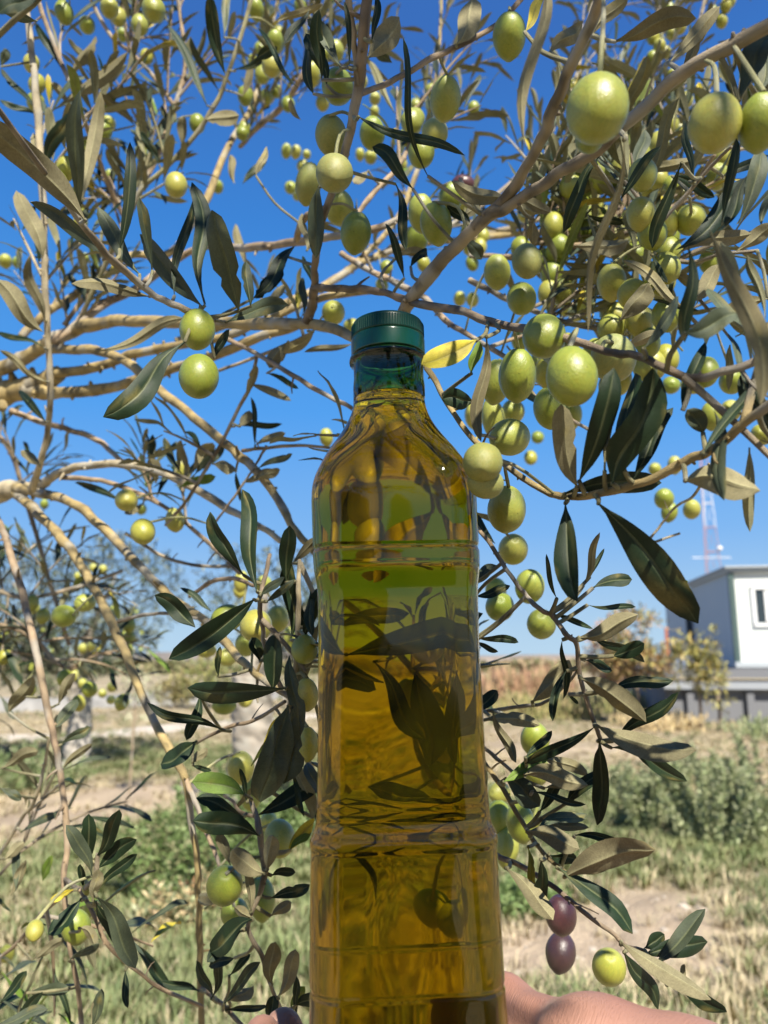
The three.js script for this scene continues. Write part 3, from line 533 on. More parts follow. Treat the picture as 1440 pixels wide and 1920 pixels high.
function leafGeo(p0, p1, bow, width, nrm, kind, hi = true, o = {}) {
  const L = p0.distanceTo(p1), N = hi ? 12 : 6, cols = hi ? [-1, -.62, -.15, -.06, .06, .15, .62, 1] : [-1, -.1, .1, 1], M = cols.length;
  const c = p0.clone().lerp(p1, .5).add(bow), T = V(0, 0, 0), n = V(0, 0, 0), S = V(0, 0, 0), pos = [], col = [], uv = [];
  const fold = o.fold ?? rr(.05, .32), twist = o.twist ?? rr(-.9, .9), wav = rr(0, .16), sb = rr(-.045, .045), tipc = rnd() < .4 ? rr(.3, 1.1) : rr(0, .2), asym = rr(-.12, .12), nick = rnd() < .35 ? rr(.5, 1) : 0, ph = rr(0, 6), roll = o.edge ?? rr(-.28, .2), kk = rr(.8, 1.22), blotch = rr(0, 50), pk = rr(.85, 1.25), max = rr(.85, 1.15);
  const top = TOPS[kind], und = UNDERS[kind];
  for (const side of [1, -1]) for (let i = 0; i <= N; i++) {
    const t = i / N, a = 1 - t, q = p0.clone().multiplyScalar(a * a).addScaledVector(c, 2 * a * t).addScaledVector(p1, t * t);
    T.copy(c).sub(p0).multiplyScalar(2 * a).addScaledVector(p1.clone().sub(c), 2 * t).normalize();
    q.addScaledVector(nrm, -tipc * L * .12 * smooth(t, .6, 1) ** 2 + sb * .5 * L * Math.sin(t * 9)).addScaledVector(S, sb * L * Math.sin(t * 6.283));
    n.copy(nrm).addScaledVector(T, -nrm.dot(T)).normalize().applyAxisAngle(T, twist * (t - .4));
    S.copy(T).cross(n).normalize();
    const tt = Math.max(0, (t - .035) / .965), w = Math.max(.018, Math.pow(tt, .78 * pk) * Math.pow(1 - tt, .56 * max) * 1.93);
    for (let j = 0; j < M; j++) {
      const s = cols[j], h = width / 2 * w * (1 + asym * Math.sign(s)) * (1 - (Math.abs(s) > .5 ? nick * .5 * smooth(noise(t * 5 + blotch, s * 3, 1), .25, .5) : 0)), up = fold * Math.abs(s) * h + roll * h * Math.max(0, Math.abs(s) - .5) + wav * h * Math.sin(t * 9 + ph + s * 2) - (Math.abs(s) < .1 ? .10 * h : 0);
      const th = Math.min(.0004, width * .03) * (1 - s * s * s * s * .98) + (t < .09 ? .00025 * (1 - t / .09) : 0) + (side < 0 && Math.abs(s) < .12 ? .00035 * a : 0);
      const v = q.clone().addScaledVector(S, s * h).addScaledVector(n, up + side * th);
      pos.push(v.x, v.y, v.z); uv.push(t + blotch, s * .25 + .5);
      const rib = Math.abs(s) < (hi ? .1 : .05) ? 1 : 0, m = kk * (1 + .28 * noise(v.x * 130, v.y * 130, v.z * 130) + .12 * noise(v.x * 420, v.y * 420, v.z * 420));
      const C = side > 0 ? top : und, R = side > 0 ? [.20, .22, .11] : [.38, .36, .20], f = rib * (side > 0 ? .62 : .5) * (1 - .6 * t);
      let yel = kind === 'y' ? 0 : clamp((noise(blotch, t * 2.2, s) - .33) * 2.2, 0, .5) * (t > .6 ? 1 : .3);
      const brown = kind === 'y' ? clamp(noise(blotch, t * 3, s * 1.2) * 1.6, 0, .8) : 0;
      for (let k = 0; k < 3; k++) { let z = lerp(C[k], R[k], f); z = lerp(z, [.30, .24, .07][k], yel); z = lerp(z, [.20, .17, .04][k], brown); col.push(z * m); }
    }
  }
  const idx = [[], []];
  for (let f = 0; f < 2; f++) for (let i = 0; i < N; i++) for (let j = 0; j < M - 1; j++) { const a = f * (N + 1) * M + i * M + j, b = a + 1, d = a + M, e = d + 1; f ? idx[1].push(a, d, b, b, d, e) : idx[0].push(a, b, d, b, e, d); }
  const g = new THREE.BufferGeometry(); g.setAttribute('position', new THREE.Float32BufferAttribute(pos, 3)); g.setAttribute('color', new THREE.Float32BufferAttribute(col, 3)); g.setAttribute('uv', new THREE.Float32BufferAttribute(uv, 2));
  g.setIndex([...idx[0], ...idx[1]]); g.computeVertexNormals(); g.addGroup(0, idx[0].length, 0); g.addGroup(idx[0].length, idx[1].length, 1);
  return g;
}
const leafMats = [leafTop, leafUnder];
const leafQueue = [];   // every leaf of the tree; the largest become parts of their own, the rest one mass
function queueLeaf(p0, p1, bow, width, nrm, kind, owner, o, set) { const s0 = toPhoto(p0), s1 = toPhoto(p1), inside = Math.max(s0[0], s1[0]) > 0 && Math.min(s0[0], s1[0]) < 1440 && Math.max(s0[1], s1[1]) > 0 && Math.min(s0[1], s1[1]) < 1920; leafQueue.push({ p0, p1, bow, width, nrm, kind, owner, o, size: inside ? Math.hypot(s0[0] - s1[0], s0[1] - s1[1]) * width / s0[2] * F + (set ? 1e4 : 0) : 0 }); }
function stalk(a, b, r0, r1, tint, owner, name = 'stalk', sag = .1) {
  const L = a.distanceTo(b), mid = a.clone().lerp(b, .5).add(V(gauss() * .08 * L, -sag * L, gauss() * .08 * L));
  return part(name, tubeGeo([a, mid, b].map(local), [r0, (r0 + r1) / 2, r1], 6, 6, tint, .08), barkMat2, owner);
}
// rows: kind, base x y, tip x y, width, bow (photo units); d in centimetres
function leaves(d, text) {
  for (const [k, x0, y0, x1, y1, w, bw = 0, dd] of readRows(text)) {
    const d0 = (dd || d) / 100, near = nearest(x0, y0, d0), L = Math.hypot(x1 - x0, y1 - y0);
    const d1 = d0 * (1 + clamp(rr(-.55, .55) * L / F, -.07, .07)), p0 = P(x0, y0, d0), p1 = P(x1, y1, d1);
    const toEye = EYE.clone().sub(p0.clone().lerp(p1, .5)).normalize(), T = p1.clone().sub(p0).normalize();
    const side = T.clone().cross(toEye).normalize(), turn = rr(-.6, .6);
    const nrm = toEye.clone().applyAxisAngle(T, turn); if (k === 'u' || k === 'b') nrm.negate();
    const px = bw || rr(-.07, .07) * L, bow = side.multiplyScalar(px / F * d0 * 1.4).addScaledVector(toEye, rr(-.17, .17) * L / F * d0).add(V(0, rr(.0, .05) * L / F * d0, 0));
    queueLeaf(p0, p1, bow, w / F * d0 / Math.cos(turn) * 1.16, nrm, k, near?.m ?? tree, {}, true);
    if (near && near.p.distanceTo(p0) > .002 && near.p.distanceTo(p0) < .09) stalk(near.p, p0, .0011, .0009, TINTS.o, near.m, near.p.distanceTo(p0) > .02 ? 'twig' : 'stalk', .02);
  }
}
// olives: photo x, y, width, height; depth from their real size unless given in centimetres
const SPOTS = Array.from({ length: 9 }, () => [rnd(), rr(.15, .85), rr(.006, .016)]);
const speck = dataTex(512, (u, v) => { const a = tile(u, v, 34, 5, 2), b = tile(u, v, 4, 9, 3); let n = .84 + .26 * b + (a > .16 ? (a - .16) * 2.2 : 0); for (const [x, y, r] of SPOTS) n *= 1 - .6 * smooth(r - Math.hypot(u - x, v - y), 0, r * .7); const w = tile(u, v, 2.2, 31, 3); return [n * (1 + .22 * w), n * (1 + .04 * w), n * (.96 - .1 * w)]; });
const oliveBump = dataTex(256, (u, v) => .5 + .35 * tile(u, v, 24, 15, 2) + .2 * tile(u, v, 5, 3, 2));
const SKINS = { o: [[.265, .31, .04], [.30, .335, .055], [.225, .275, .034], [.325, .35, .065]], s: [[.27, .285, .075], [.29, .305, .095]], y: [[.36, .365, .055], [.39, .385, .075]], p: [[.055, .028, .032], [.09, .035, .04]] };
const skinMats = Object.fromEntries(Object.entries(SKINS).map(([k, l]) => [k, l.map((c) => new THREE.MeshPhysicalMaterial({ color: rgb(...c), vertexColors: true, map: speck, roughness: k === 's' ? .5 : .36, bumpMap: oliveBump, bumpScale: .00035, clearcoat: k === 's' ? 0 : .12, clearcoatRoughness: .35 }))]));
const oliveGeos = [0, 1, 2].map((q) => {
  const g = new THREE.SphereGeometry(1, 28, 20), p = g.attributes.position, v = V(0, 0, 0);
  for (let i = 0; i < p.count; i++) { v.fromBufferAttribute(p, i); const t = v.y, k = 1 - .05 * t * t + .035 * t * (q - 1) + .02 * noise(v.x * 1.5 + q * 9, v.y * 1.5, v.z * 1.5), dim = t > .965 ? -.06 : t < -.985 ? .03 : 0; p.setXYZ(i, v.x * k, v.y * (1 + dim) + 0, v.z * k); }
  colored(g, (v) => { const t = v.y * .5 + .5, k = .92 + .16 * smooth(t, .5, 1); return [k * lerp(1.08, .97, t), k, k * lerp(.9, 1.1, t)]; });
  g.computeVertexNormals(); g.attributes.uv && (() => { const u = g.attributes.uv; for (let i = 0; i < u.count; i++) u.setXY(i, u.getX(i) * 2, u.getY(i) * 1.2); })();
  return g;
});
let oliveCount = 0;
function olive(c, rx, ry, axis, kind, owner) {
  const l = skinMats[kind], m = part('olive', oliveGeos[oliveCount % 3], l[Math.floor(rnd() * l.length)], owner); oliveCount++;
  m.position.copy(local(c)); m.quaternion.setFromUnitVectors(YUP, axis).multiply(new THREE.Quaternion().setFromAxisAngle(YUP, rr(0, 6.28))); m.scale.set(rx, ry, rx);
  if (kind === 'p') m.userData.label = 'ripe purple olive';
  return m;
}
function olives(text) {
  for (const [k0, x, y, w, h = w * 1.15, dd] of readRows(text)) {
    const k = k0.toLowerCase();
    const flat = h < w * .92, lo = Math.min(w, h), d = dd ? dd / 100 : F * .0188 * rr(.95, 1.05) / lo, c = P(x, y, d), s = lo / 2 / F * d, toEye = EYE.clone().sub(c).normalize();
    let near = nearest(x, y - h * .6, d) ?? nearest3(c); if (near.p.distanceTo(c) > .055) near = nearest3(c);
    const at = near.p.clone().sub(c), dir = at.clone().normalize();
    const a = Math.max(w, h) / lo, full = Math.max(a, 1.27), axis = (flat ? RIGHT.clone().addScaledVector(UPC, rr(-.2, .2)) : UPC.clone().addScaledVector(RIGHT, rr(-.16, .16))).normalize();
    if (axis.dot(dir) < 0 && flat) axis.negate();
    axis.addScaledVector(toEye, -axis.dot(toEye)).normalize();
    const tilt = Math.acos(clamp(Math.sqrt(Math.max(0, a * a - 1) / Math.max(full * full - 1, .01)), 0, 1)); axis.multiplyScalar(Math.cos(tilt)).addScaledVector(toEye, (dir.dot(toEye) > 0 ? 1 : -1) * Math.sin(tilt)).normalize();
    const owner = near.m; olive(c, s, s * full, axis, k, owner);
    const top = c.clone().addScaledVector(axis, s * full * .95), L = top.distanceTo(near.p);
    if (L < .06 && k === k0) stalk(near.p, top, .00075, .0010, [.38, .38, .16, .42, .40, .20], owner, 'stalk', -.12);
  }
}
// a leafy shoot grown in space: stem, opposite pairs of leaves with their upper faces to the light, sometimes olives
function shoot(p, dir, len, leafLen, pairs, opt = {}) {
  const r = opt.r ?? .0013, sag = opt.sag ?? .12, pts = [], D = dir.clone().normalize(), kink = V(gauss(), gauss() * .5, gauss()).multiplyScalar(.18);
  for (let i = 0; i <= 4; i++) { const t = i / 4; pts.push(p.clone().addScaledVector(D, len * t).addScaledVector(kink, len * t * t * .6).add(V(0, -sag * len * t * t, 0))); }
  const c = new THREE.CatmullRomCurve3(pts), m = part('twig', tubeGeo(pts.map(local), [r * 1.25, r, r * .55], 6, 12, TINTS[opt.kind ?? 'p'], .15), barkMat2, tree);
  const A = randDir().cross(D).normalize();
  for (let i = 0; i < pairs; i++) {
    const t = (i + .9) / (pairs + .15), q = c.getPoint(t), T = c.getTangent(t), o = A.clone().applyAxisAngle(T, i * 1.5708 + rr(-.3, .3)); o.addScaledVector(T, -o.dot(T)).normalize();
    for (const s of [-1, 1]) {
      if (rnd() < .08) continue;
      const L = leafLen * rr(.62, 1.15) * (i === 0 || i === pairs - 1 ? .8 : 1), ang = rr(.45, 1.05), d = T.clone().multiplyScalar(Math.cos(ang)).addScaledVector(o, s * Math.sin(ang)).addScaledVector(YUP, rr(-.12, .18)).normalize();
      const n = YUP.clone().addScaledVector(SUN, .5).addScaledVector(T, -.3).addScaledVector(randDir(), .65).normalize(), p0 = q.clone().addScaledVector(d, .004), p1 = p0.clone().addScaledVector(d, L);
      const k = rnd(); queueLeaf(p0, p1, n.clone().multiplyScalar(L * rr(-.06, .2)), L * rr(.17, .26), n, k < .62 ? 'p' : k < .93 ? 'd' : k < .97 ? 'g' : 'y', m, {}, false);
    }
    if (opt.olives && rnd() < opt.olives) {
      const nO = 1 + Math.floor(rnd() * 2.6), e = q.clone().add(V(rr(-.02, .02), -rr(.018, .035), rr(-.02, .02))); stalk(q, e, .0008, .0007, [.38, .38, .16], m);
      for (let j = 0; j < nO; j++) { const cc = e.clone().add(V(rr(-.014, .014), -.004 - j * .016, rr(-.012, .012))); olive(cc, rr(.0078, .0094), rr(.0096, .0118), V(rr(-.3, .3), 1, rr(-.3, .3)).normalize(), rnd() < .55 ? 'y' : 'o', m); }
    }
  }
}
// shoots out of the branches that cross a part of the photo
function shootsIn(x0, y0, x1, y1, d0, d1, count, ang, spread, len, leafLen, pairs, opt = {}) {
  const pool = samples.filter((s) => s.s[0] > x0 && s.s[0] < x1 && s.s[1] > y0 && s.s[1] < y1 && s.s[2] * 100 > d0 && s.s[2] * 100 < d1);
  if (!pool.length) return;
  for (let i = 0; i < count; i++) {
    const s = pool[Math.floor(rnd() * pool.length)], a = (ang + gauss() * spread) * Math.PI / 180, dir = RIGHT.clone().multiplyScalar(Math.cos(a)).addScaledVector(UPC, Math.sin(a)).addScaledVector(FWD, rr(-.35, .55));
    shoot(s.p, dir, len * rr(.6, 1.25), leafLen, pairs, { ...opt, kind: opt.kind ?? (s.k === 'k' ? 'g' : s.k) });
  }
}
function finishLeaves() {
  leafQueue.sort((a, b) => b.size - a.size);
  const rest = [];
  leafQueue.forEach((l, i) => {
    const own = i < 300 && l.size > 0, g = leafGeo(local(l.p0), local(l.p1), l.bow, l.width, l.nrm, l.kind, own || l.size > 1500, l.o);
    if (own) part('leaf', g, leafMats, l.owner); else rest.push(g);
  });
  for (const [k, name] of [[0, 'foliage']]) if (rest.length) part(name, mergeGroups(rest), leafMats, tree, 'stuff');
}
function mergeGroups(list) {   // one geometry with all upper skins first, all lower skins after
  let nv = 0; for (const g of list) nv += g.attributes.position.count;
  const pos = new Float32Array(nv * 3), col = new Float32Array(nv * 3), nor = new Float32Array(nv * 3), uv = new Float32Array(nv * 2), top = [], low = []; let o = 0;
  for (const g of list) {
    pos.set(g.attributes.position.array, o * 3); col.set(g.attributes.color.array, o * 3); nor.set(g.attributes.normal.array, o * 3); uv.set(g.attributes.uv.array, o * 2);
    const ix = g.index.array, n = g.groups[0].count; for (let i = 0; i < ix.length; i++) (i < n ? top : low).push(ix[i] + o); o += g.attributes.position.count;
  }
  const g = new THREE.BufferGeometry(); g.setAttribute('position', new THREE.BufferAttribute(pos, 3)); g.setAttribute('color', new THREE.BufferAttribute(col, 3)); g.setAttribute('normal', new THREE.BufferAttribute(nor, 3)); g.setAttribute('uv', new THREE.BufferAttribute(uv, 2));
  const all = new Uint32Array(top.length + low.length); all.set(top); all.set(low, top.length); g.setIndex(new THREE.BufferAttribute(all, 1)); g.addGroup(0, top.length, 0); g.addGroup(top.length, low.length, 1);
  return g;
}
// trunk, out of the photo on the left
{
  const top = local(P(-420, 900, 1.0)), fork = local(P(-240, 800, .98));
  part('trunk', tubeGeo([V(-.15, -.1, -.1), V(-.10, .5, 0), top.clone().lerp(V(-.1, .6, 0), .4), top, fork], [.16, .12, .10, .085, .035], 14, 24, TINTS.g, .2), barkMat2, tree);
}
// photo x, photo y, thickness, depth in centimetres
branches(`
t -240 800 62 98 / -120 780 58 96 / 0 742 52 94 / 60 722 42 92 / 110 700 34 90
t 50 730 36 92 / 105 737 26 90 / 200 728 22 86 / 280 705 21 82 / 400 668 20 76 / 490 632 19 72 / 560 610 17 70
t -120 700 40 95 / 0 690 30 92 / 60 663 28 90 / 110 632 27 88 / 165 612 25 84 / 230 603 24 80 / 340 604 24 72 / 480 607 24 62 / 575 605 23 54 / 640 622 22 48 / 690 648 18 45 / 760 668 14 43 / 800 690 13 40 / 832 745 12 39 / 880 815 12 37 / 945 870 13 35 / 1020 920 14 33 / 1055 930 15 32 / 1100 930 16 31 / 1150 920 18 30 / 1220 898 19 29 / 1290 862 20 28 / 1340 840 20 27 / 1400 790 20 26 / 1460 745 20 25 / 1530 690 18 24
t 90 700 22 90 / 170 690 20 88 / 240 668 19 84 / 330 648 18 80 / 420 632 17 74 / 500 600 16 72 / 600 560 15 72 / 700 545 14 72
t 90 655 20 86 / 170 655 19 82 / 240 680 19 78 / 290 725 19 74 / 340 762 19 70 / 400 812 19 66 / 450 855 19 63 / 490 892 18 61 / 520 935 17 60 / 548 988 16 58 / 572 1015 15 57 / 680 1150 14 54 / 800 1290 13 50 / 880 1385 12 45 / 915 1440 11 42 / 945 1482 10 41 / 990 1560 10 40 / 1020 1600 9 39 / 1065 1640 8 38
k 800 1290 12 50 / 775 1400 12 49 / 850 1530 11 46 / 925 1600 11 42 / 970 1620 11 40 / 1020 1650 11 38 / 1062 1682 10 37 / 1100 1715 10 36 / 1150 1750 9 36 / 1172 1772 9 36 / 1208 1782 6 36
r 100 640 20 84 / 210 562 17 88 / 258 540 16 90 / 350 475 15 92 / 470 464 17 76 / 560 453 17 66 / 650 440 17 61 / 700 430 15 60 / 750 412 13 60 / 792 396 10 60
t 40 633 18 94 / 80 593 17 95 / 127 560 16 96 / 195 520 16 97 / 245 478 14 99 / 310 478 14 100 / 385 375 15 104 / 430 270 13 108 / 475 195 12 112 / 500 80 9 116 / 540 -60 8 120
p -40 940 40 92 / 20 916 38 90 / 60 918 26 88 / 85 905 20 84 / 105 890 18 81 / 150 875 16 78 / 230 870 16 75 / 300 885 16 72 / 370 920 16 69 / 440 960 15 66 / 500 995 13 63 / 545 1030 10 61
t 30 916 24 89 / 80 925 20 84 / 150 950 19 78 / 210 1008 19 73 / 270 1070 18 69 / 320 1120 17 66 / 370 1152 17 62 / 410 1190 18 56 / 450 1235 17 50 / 485 1268 15 46 / 520 1292 12 44 / 545 1310 10 43
t 30 925 22 89 / 62 952 20 84 / 110 1005 20 76 / 145 1050 19 71 / 180 1110 18 67 / 210 1170 18 63 / 240 1235 18 60 / 265 1300 17 58 / 290 1352 17 57 / 320 1412 17 55 / 345 1456 17 54 / 356 1520 14 54 / 368 1600 13 54 / 372 1680 13 54 / 374 1780 13 54 / 376 1850 14 54 / 378 1950 13 54
r -60 900 18 85 / 0 985 15 72 / 22 1042 15 68 / 42 1110 15 64 / 62 1200 15 60 / 90 1330 14 57 / 105 1400 14 56 / 115 1470 13 55 / 126 1580 13 54 / 120 1650 11 53 / 130 1770 9 52 / 145 1850 10 52 / 155 1940 9 52
p 60 918 17 80 / 75 870 14 76 / 92 800 12 74 / 94 730 13 72 / 90 640 13 71 / 85 530 14 70 / 82 420 14 70 / 77 300 15 70 / 70 200 16 70 / 57 75 13 71 / 44 -20 11 72
r 20 770 13 97 / 80 793 12 96 / 140 808 12 95 / 190 830 11 93 / 230 865 10 90 / 270 882 8 88
r 115 895 11 82 / 180 900 10 80 / 235 915 10 78 / 300 945 10 76 / 360 990 9 74 / 420 1045 9 70 / 450 1075 8 68
g 235 1000 7 78 / 310 1045 7 77 / 370 1060 7 75 / 440 1062 7 73
g 222 1165 9 61 / 260 1155 8 60 / 310 1150 7 59 / 370 1160 6 58
r 355 1118 8 62 / 400 1090 9 60 / 440 1085 9 58 / 475 1098 8 55
r 425 635 10 64 / 480 662 10 61 / 550 705 10 58 / 610 740 10 56 / 660 766 9 55 / 760 855 9 50 / 860 950 9 44 / 897 992 9 41 / 920 1020 9 40 / 945 1060 9 39 / 967 1092 9 38 / 985 1115 10 38 / 1010 1140 10 37 / 1040 1160 10 37 / 1062 1190 11 36 / 1080 1205 10 36 / 1086 1260 10 36 / 1100 1312 9 36 / 1120 1370 9 36 / 1127 1390 8 36
g 585 625 8 64 / 500 662 7 68 / 410 695 7 70
k 482 665 7 62 / 470 720 8 62 / 440 780 8 63 / 410 840 8 64 / 380 890 7 66 / 345 945 7 68 / 310 985 6 69
r 455 845 8 62 / 500 840 7 60 / 560 835 7 60 / 620 840 6 60
k 500 835 6 61 / 480 870 5 61 / 440 930 5 61 / 400 985 5 62
k 575 605 20 53 / 586 568 18 52 / 590 535 17 50 / 592 490 15 48 / 602 420 14 46 / 640 310 18 43 / 660 230 20 41 / 674 150 22 40 / 680 80 23 39 / 692 -30 22 38
g 670 160 13 40 / 662 70 14 39 / 648 -30 13 38
k 588 540 14 50 / 630 541 15 48 / 680 542 16 47 / 730 552 16 46 / 770 566 17 45 / 850 580 17 42 / 905 598 17 39 / 955 612 17 37 / 1010 622 17 34 / 1065 636 17 32 / 1110 650 17 31 / 1150 662 17 30 / 1200 668 17 29 / 1250 692 17 28 / 1300 710 17 28 / 1345 700 17 27 / 1450 665 17 26 / 1540 620 16 25
g 757 585 28 46 / 772 558 30 45 / 810 512 30 43 / 870 446 29 41 / 920 405 26 39 / 960 384 23 38 / 1040 330 24 35 / 1120 280 25 33 / 1200 210 26 31 / 1300 122 28 29 / 1445 46 30 27 / 1600 -40 30 25
g 890 425 22 40 / 950 368 22 38 / 990 308 22 36 / 1020 250 23 34 / 1052 168 24 32 / 1090 80 24 30 / 1130 -20 24 28
r 665 180 13 41 / 740 150 12 43 / 800 115 13 44 / 860 85 12 45 / 930 48 11 46 / 985 -10 10 47
r 590 395 12 60 / 570 410 13 61 / 556 450 14 64
r 655 420 10 66 / 700 362 11 68 / 740 320 11 70 / 762 285 9 72 / 780 200 7 74
r 640 475 12 74 / 680 500 13 72 / 740 530 13 68 / 800 562 13 62 / 840 605 12 58 / 890 635 11 55 / 960 680 10 52 / 1010 750 9 50 / 1110 808 8 49 / 1180 850 6 48
t 330 640 16 88 / 480 590 15 92 / 600 540 16 96 / 680 492 15 100 / 760 462 14 102 / 850 450 13 104 / 960 440 12 108 / 1080 425 11 110
t 600 545 14 98 / 700 465 12 104 / 760 380 11 108 / 800 250 9 112 / 822 100 7 116 / 830 -60 6 120
r 450 275 9 112 / 482 238 12 106 / 533 196 12 100 / 562 148 11 98 / 590 90 8 98 / 600 -20 7 98
g 720 475 10 98 / 830 430 9 102 / 960 340 9 106 / 1060 200 8 110 / 1100 60 7 114 / 1120 -40 6 116
r 965 455 9 64 / 1010 455 10 63 / 1080 460 10 62 / 1170 440 11 60 / 1240 410 11 58 / 1300 350 9 56 / 1340 290 8 54
r 880 480 10 66 / 960 480 10 65 / 1040 475 11 64 / 1110 466 11 63 / 1180 440 9 62
g 880 525 12 62 / 950 560 12 60 / 1020 590 12 58 / 1090 612 11 57 / 1200 616 10 56 / 1310 610 9 55 / 1400 585 7 54
g 1215 440 9 50 / 1240 480 9 48 / 1300 492 9 47 / 1345 478 8 46 / 1420 470 7 45
p 1000 350 9 80 / 1110 360 9 78 / 1190 352 8 76 / 1270 310 8 74 / 1340 292 8 72 / 1430 270 7 70
g 1245 412 8 44 / 1300 350 8 43 / 1345 300 8 42 / 1372 275 7 41
g 860 450 12 106 / 1000 415 11 108 / 1150 335 10 108 / 1250 235 9 108 / 1300 90 8 110 / 1330 -40 7 112
g 1150 335 9 106 / 1200 200 8 106 / 1230 80 7 108 / 1240 -30 6 108
p 1275 1000 5 56 / 1215 1018 6 56 / 1235 990 5 56 / 1262 955 5 55 / 1300 930 6 50 / 1330 870 6 44
g 850 1340 7 48 / 925 1332 8 46 / 970 1325 8 44 / 1020 1318 7 42 / 1060 1285 6 40 / 1085 1255 6 37
g 880 1380 8 44 / 905 1400 9 43 / 932 1422 8 42 / 962 1448 7 41
r 155 -30 8 92 / 212 72 8 92 / 243 96 8 92 / 286 142 8 92 / 326 198 9 92
r 230 -30 6 92 / 236 60 7 92 / 245 97 7 92
r 330 -30 8 92 / 345 80 8 92 / 345 142 9 92 / 324 208 10 91 / 300 280 11 90 / 270 345 11 89 / 235 420 10 88 / 185 520 10 87 / 120 610 10 86
o 480 -30 8 78 / 440 102 9 78 / 400 202 10 79 / 330 296 10 80 / 265 358 10 81 / 235 420 9 82 / 195 500 9 84 / 150 600 9 86
r 60 -30 9 78 / 82 30 9 78 / 105 92 9 78 / 140 178 9 78 / 180 285 9 82 / 206 352 9 84 / 232 408 8 86
g 400 600 14 46 / 372 590 13 42 / 340 578 14 41 / 292 556 14 41 / 248 520 15 40 / 205 482 16 38 / 160 428 15 36 / 100 345 14 34 / 30 250 12 31 / -60 130 11 28
p 562 1050 8 43 / 560 1100 10 42 / 559 1160 11 42 / 557 1230 11 42 / 551 1280 11 42 / 545 1312 11 42 / 535 1400 9 43 / 495 1490 9 42
k 506 1040 8 44 / 496 1085 10 42 / 488 1122 11 41 / 492 1180 10 42 / 505 1240 10 43 / 528 1290 10 43
g 470 1500 8 42 / 480 1530 13 41 / 486 1560 13 40 / 492 1600 13 40 / 497 1640 13 40 / 488 1672 11 40 / 465 1740 9 40 / 490 1790 10 40 / 505 1840 9 41 / 530 1900 8 42
r 362 1396 6 47 / 400 1376 7 46 / 440 1360 8 45 / 480 1349 8 44 / 535 1315 8 43
r 345 1456 11 54 / 365 1500 11 53 / 385 1555 10 52 / 402 1595 9 51 / 412 1625 7 50
r 420 1492 6 44 / 436 1502 7 43 / 450 1522 8 42 / 478 1530 8 41
r 375 1852 9 54 / 410 1878 9 50 / 440 1908 9 46 / 470 1940 8 44
g 122 1648 9 53 / 150 1668 9 46 / 165 1660 10 43 / 180 1640 11 42 / 184 1600 9 42
r 150 1668 8 45 / 178 1720 9 44 / 200 1768 9 44 / 255 1818 8 45 / 300 1852 8 46 / 380 1888 7 48
p -40 1650 6 68 / 0 1600 7 66 / 40 1536 8 65 / 65 1500 8 64 / 82 1440 7 63 / 92 1385 6 62
p 55 1520 6 66 / 85 1495 6 65 / 112 1470 6 64
r -40 1820 7 60 / 20 1780 8 58 / 80 1712 9 54 / 130 1672 8 50 / 150 1665 8 47
g 0 1640 6 70 / 40 1590 5 70 / 62 1520 4 70
r 0 1170 8 95 / 60 1195 8 96 / 130 1255 8 97 / 180 1225 7 98 / 260 1240 6 99
g -60 1085 10 96 / 40 1120 9 97 / 130 1105 8 98 / 230 1070 7 99
k -60 780 11 102 / 10 830 10 102 / 55 960 9 103 / 90 1080 9 104 / 130 1210 8 105
`);
// kind, base x y, tip x y, width, bow, own depth
leaves(42, `
u 160 412 -40 215 64 8 34
p 205 482 56 380 32 14 40
p 262 515 184 388 38 -6
d 224 468 246 266 24 8 40
p 286 508 266 370 20 -4
p 376 572 262 440 46 -8
d 327 555 372 362 22 -14
d 385 572 362 342 36 4
p 448 582 388 395 50 6
d 470 574 462 490 22
u 280 556 134 532 26 8
p 150 392 147 168 34 -10 52
u 142 400 186 172 28 10 54
u 80 484 30 358 36 8 60
u 80 622 -6 524 38 -6 60
p 425 604 540 571 36 -8 44
d 474 560 552 462 26 4 50
u 505 578 532 534 20 0 60
u 178 659 345 598 24 8 55
d 346 642 187 778 52 -14 40
d 402 672 430 618 20 0 44
`);
leaves(70, `
d 85 790 32 735 16
u 75 872 38 846 18
d 82 652 -6 622 14
u 86 715 0 656 13
d 66 205 2 128 12
p 2 125 14 92 18
d 68 215 0 185 16
u 84 600 50 480 22
u 90 330 62 250 22
d 125 148 66 40 18 0 78
u 133 140 180 68 22 0 78
u 100 206 240 98 28 8 76
u 130 195 94 155 16 0 78
d 86 312 132 210 30 -6 66
u 252 236 186 174 24 0 80
d 388 198 315 46 20 6 74
p 410 170 357 68 14 0 80
d 422 138 392 -10 24 -6 60
u 386 225 448 216 28 0 72
u 340 272 345 218 20 0 78
d 318 250 302 198 12 0 80
d 298 308 262 246 18 0 80
p 420 70 432 -20 18 0 72
u 455 180 470 120 18 0 80
d 440 130 520 100 14 0 76
d 455 345 498 300 20 0 82
u 440 345 432 290 16 0 82
u 460 500 442 420 20 0 80
p 70 40 -6 8 26 0 40
d 75 -4 -10 22 30 0 26
d 440 800 530 798 14 0 64
u 460 745 480 685 20 0 62
u 470 720 545 752 16 0 62
d 500 700 560 728 12 0 60
u 450 800 468 770 22 0 62
d 478 840 470 745 12 6 62
u 478 836 535 812 18 0 60
p 482 880 548 850 16 0 60
u 480 900 525 880 22 0 60
u 456 905 520 885 20 0 62
u 400 870 440 885 24 -4 64
d 442 885 450 940 10 0 64
u 362 880 398 830 34 0 70
u 352 885 340 825 18 0 72
p 365 890 420 835 20 0 70
g 338 915 405 895 20 -4 68
d 330 880 308 820 18 0 72
u 292 905 282 860 26 0 74
d 235 945 140 905 16 6 72
u 268 945 235 965 18 0 78
`);
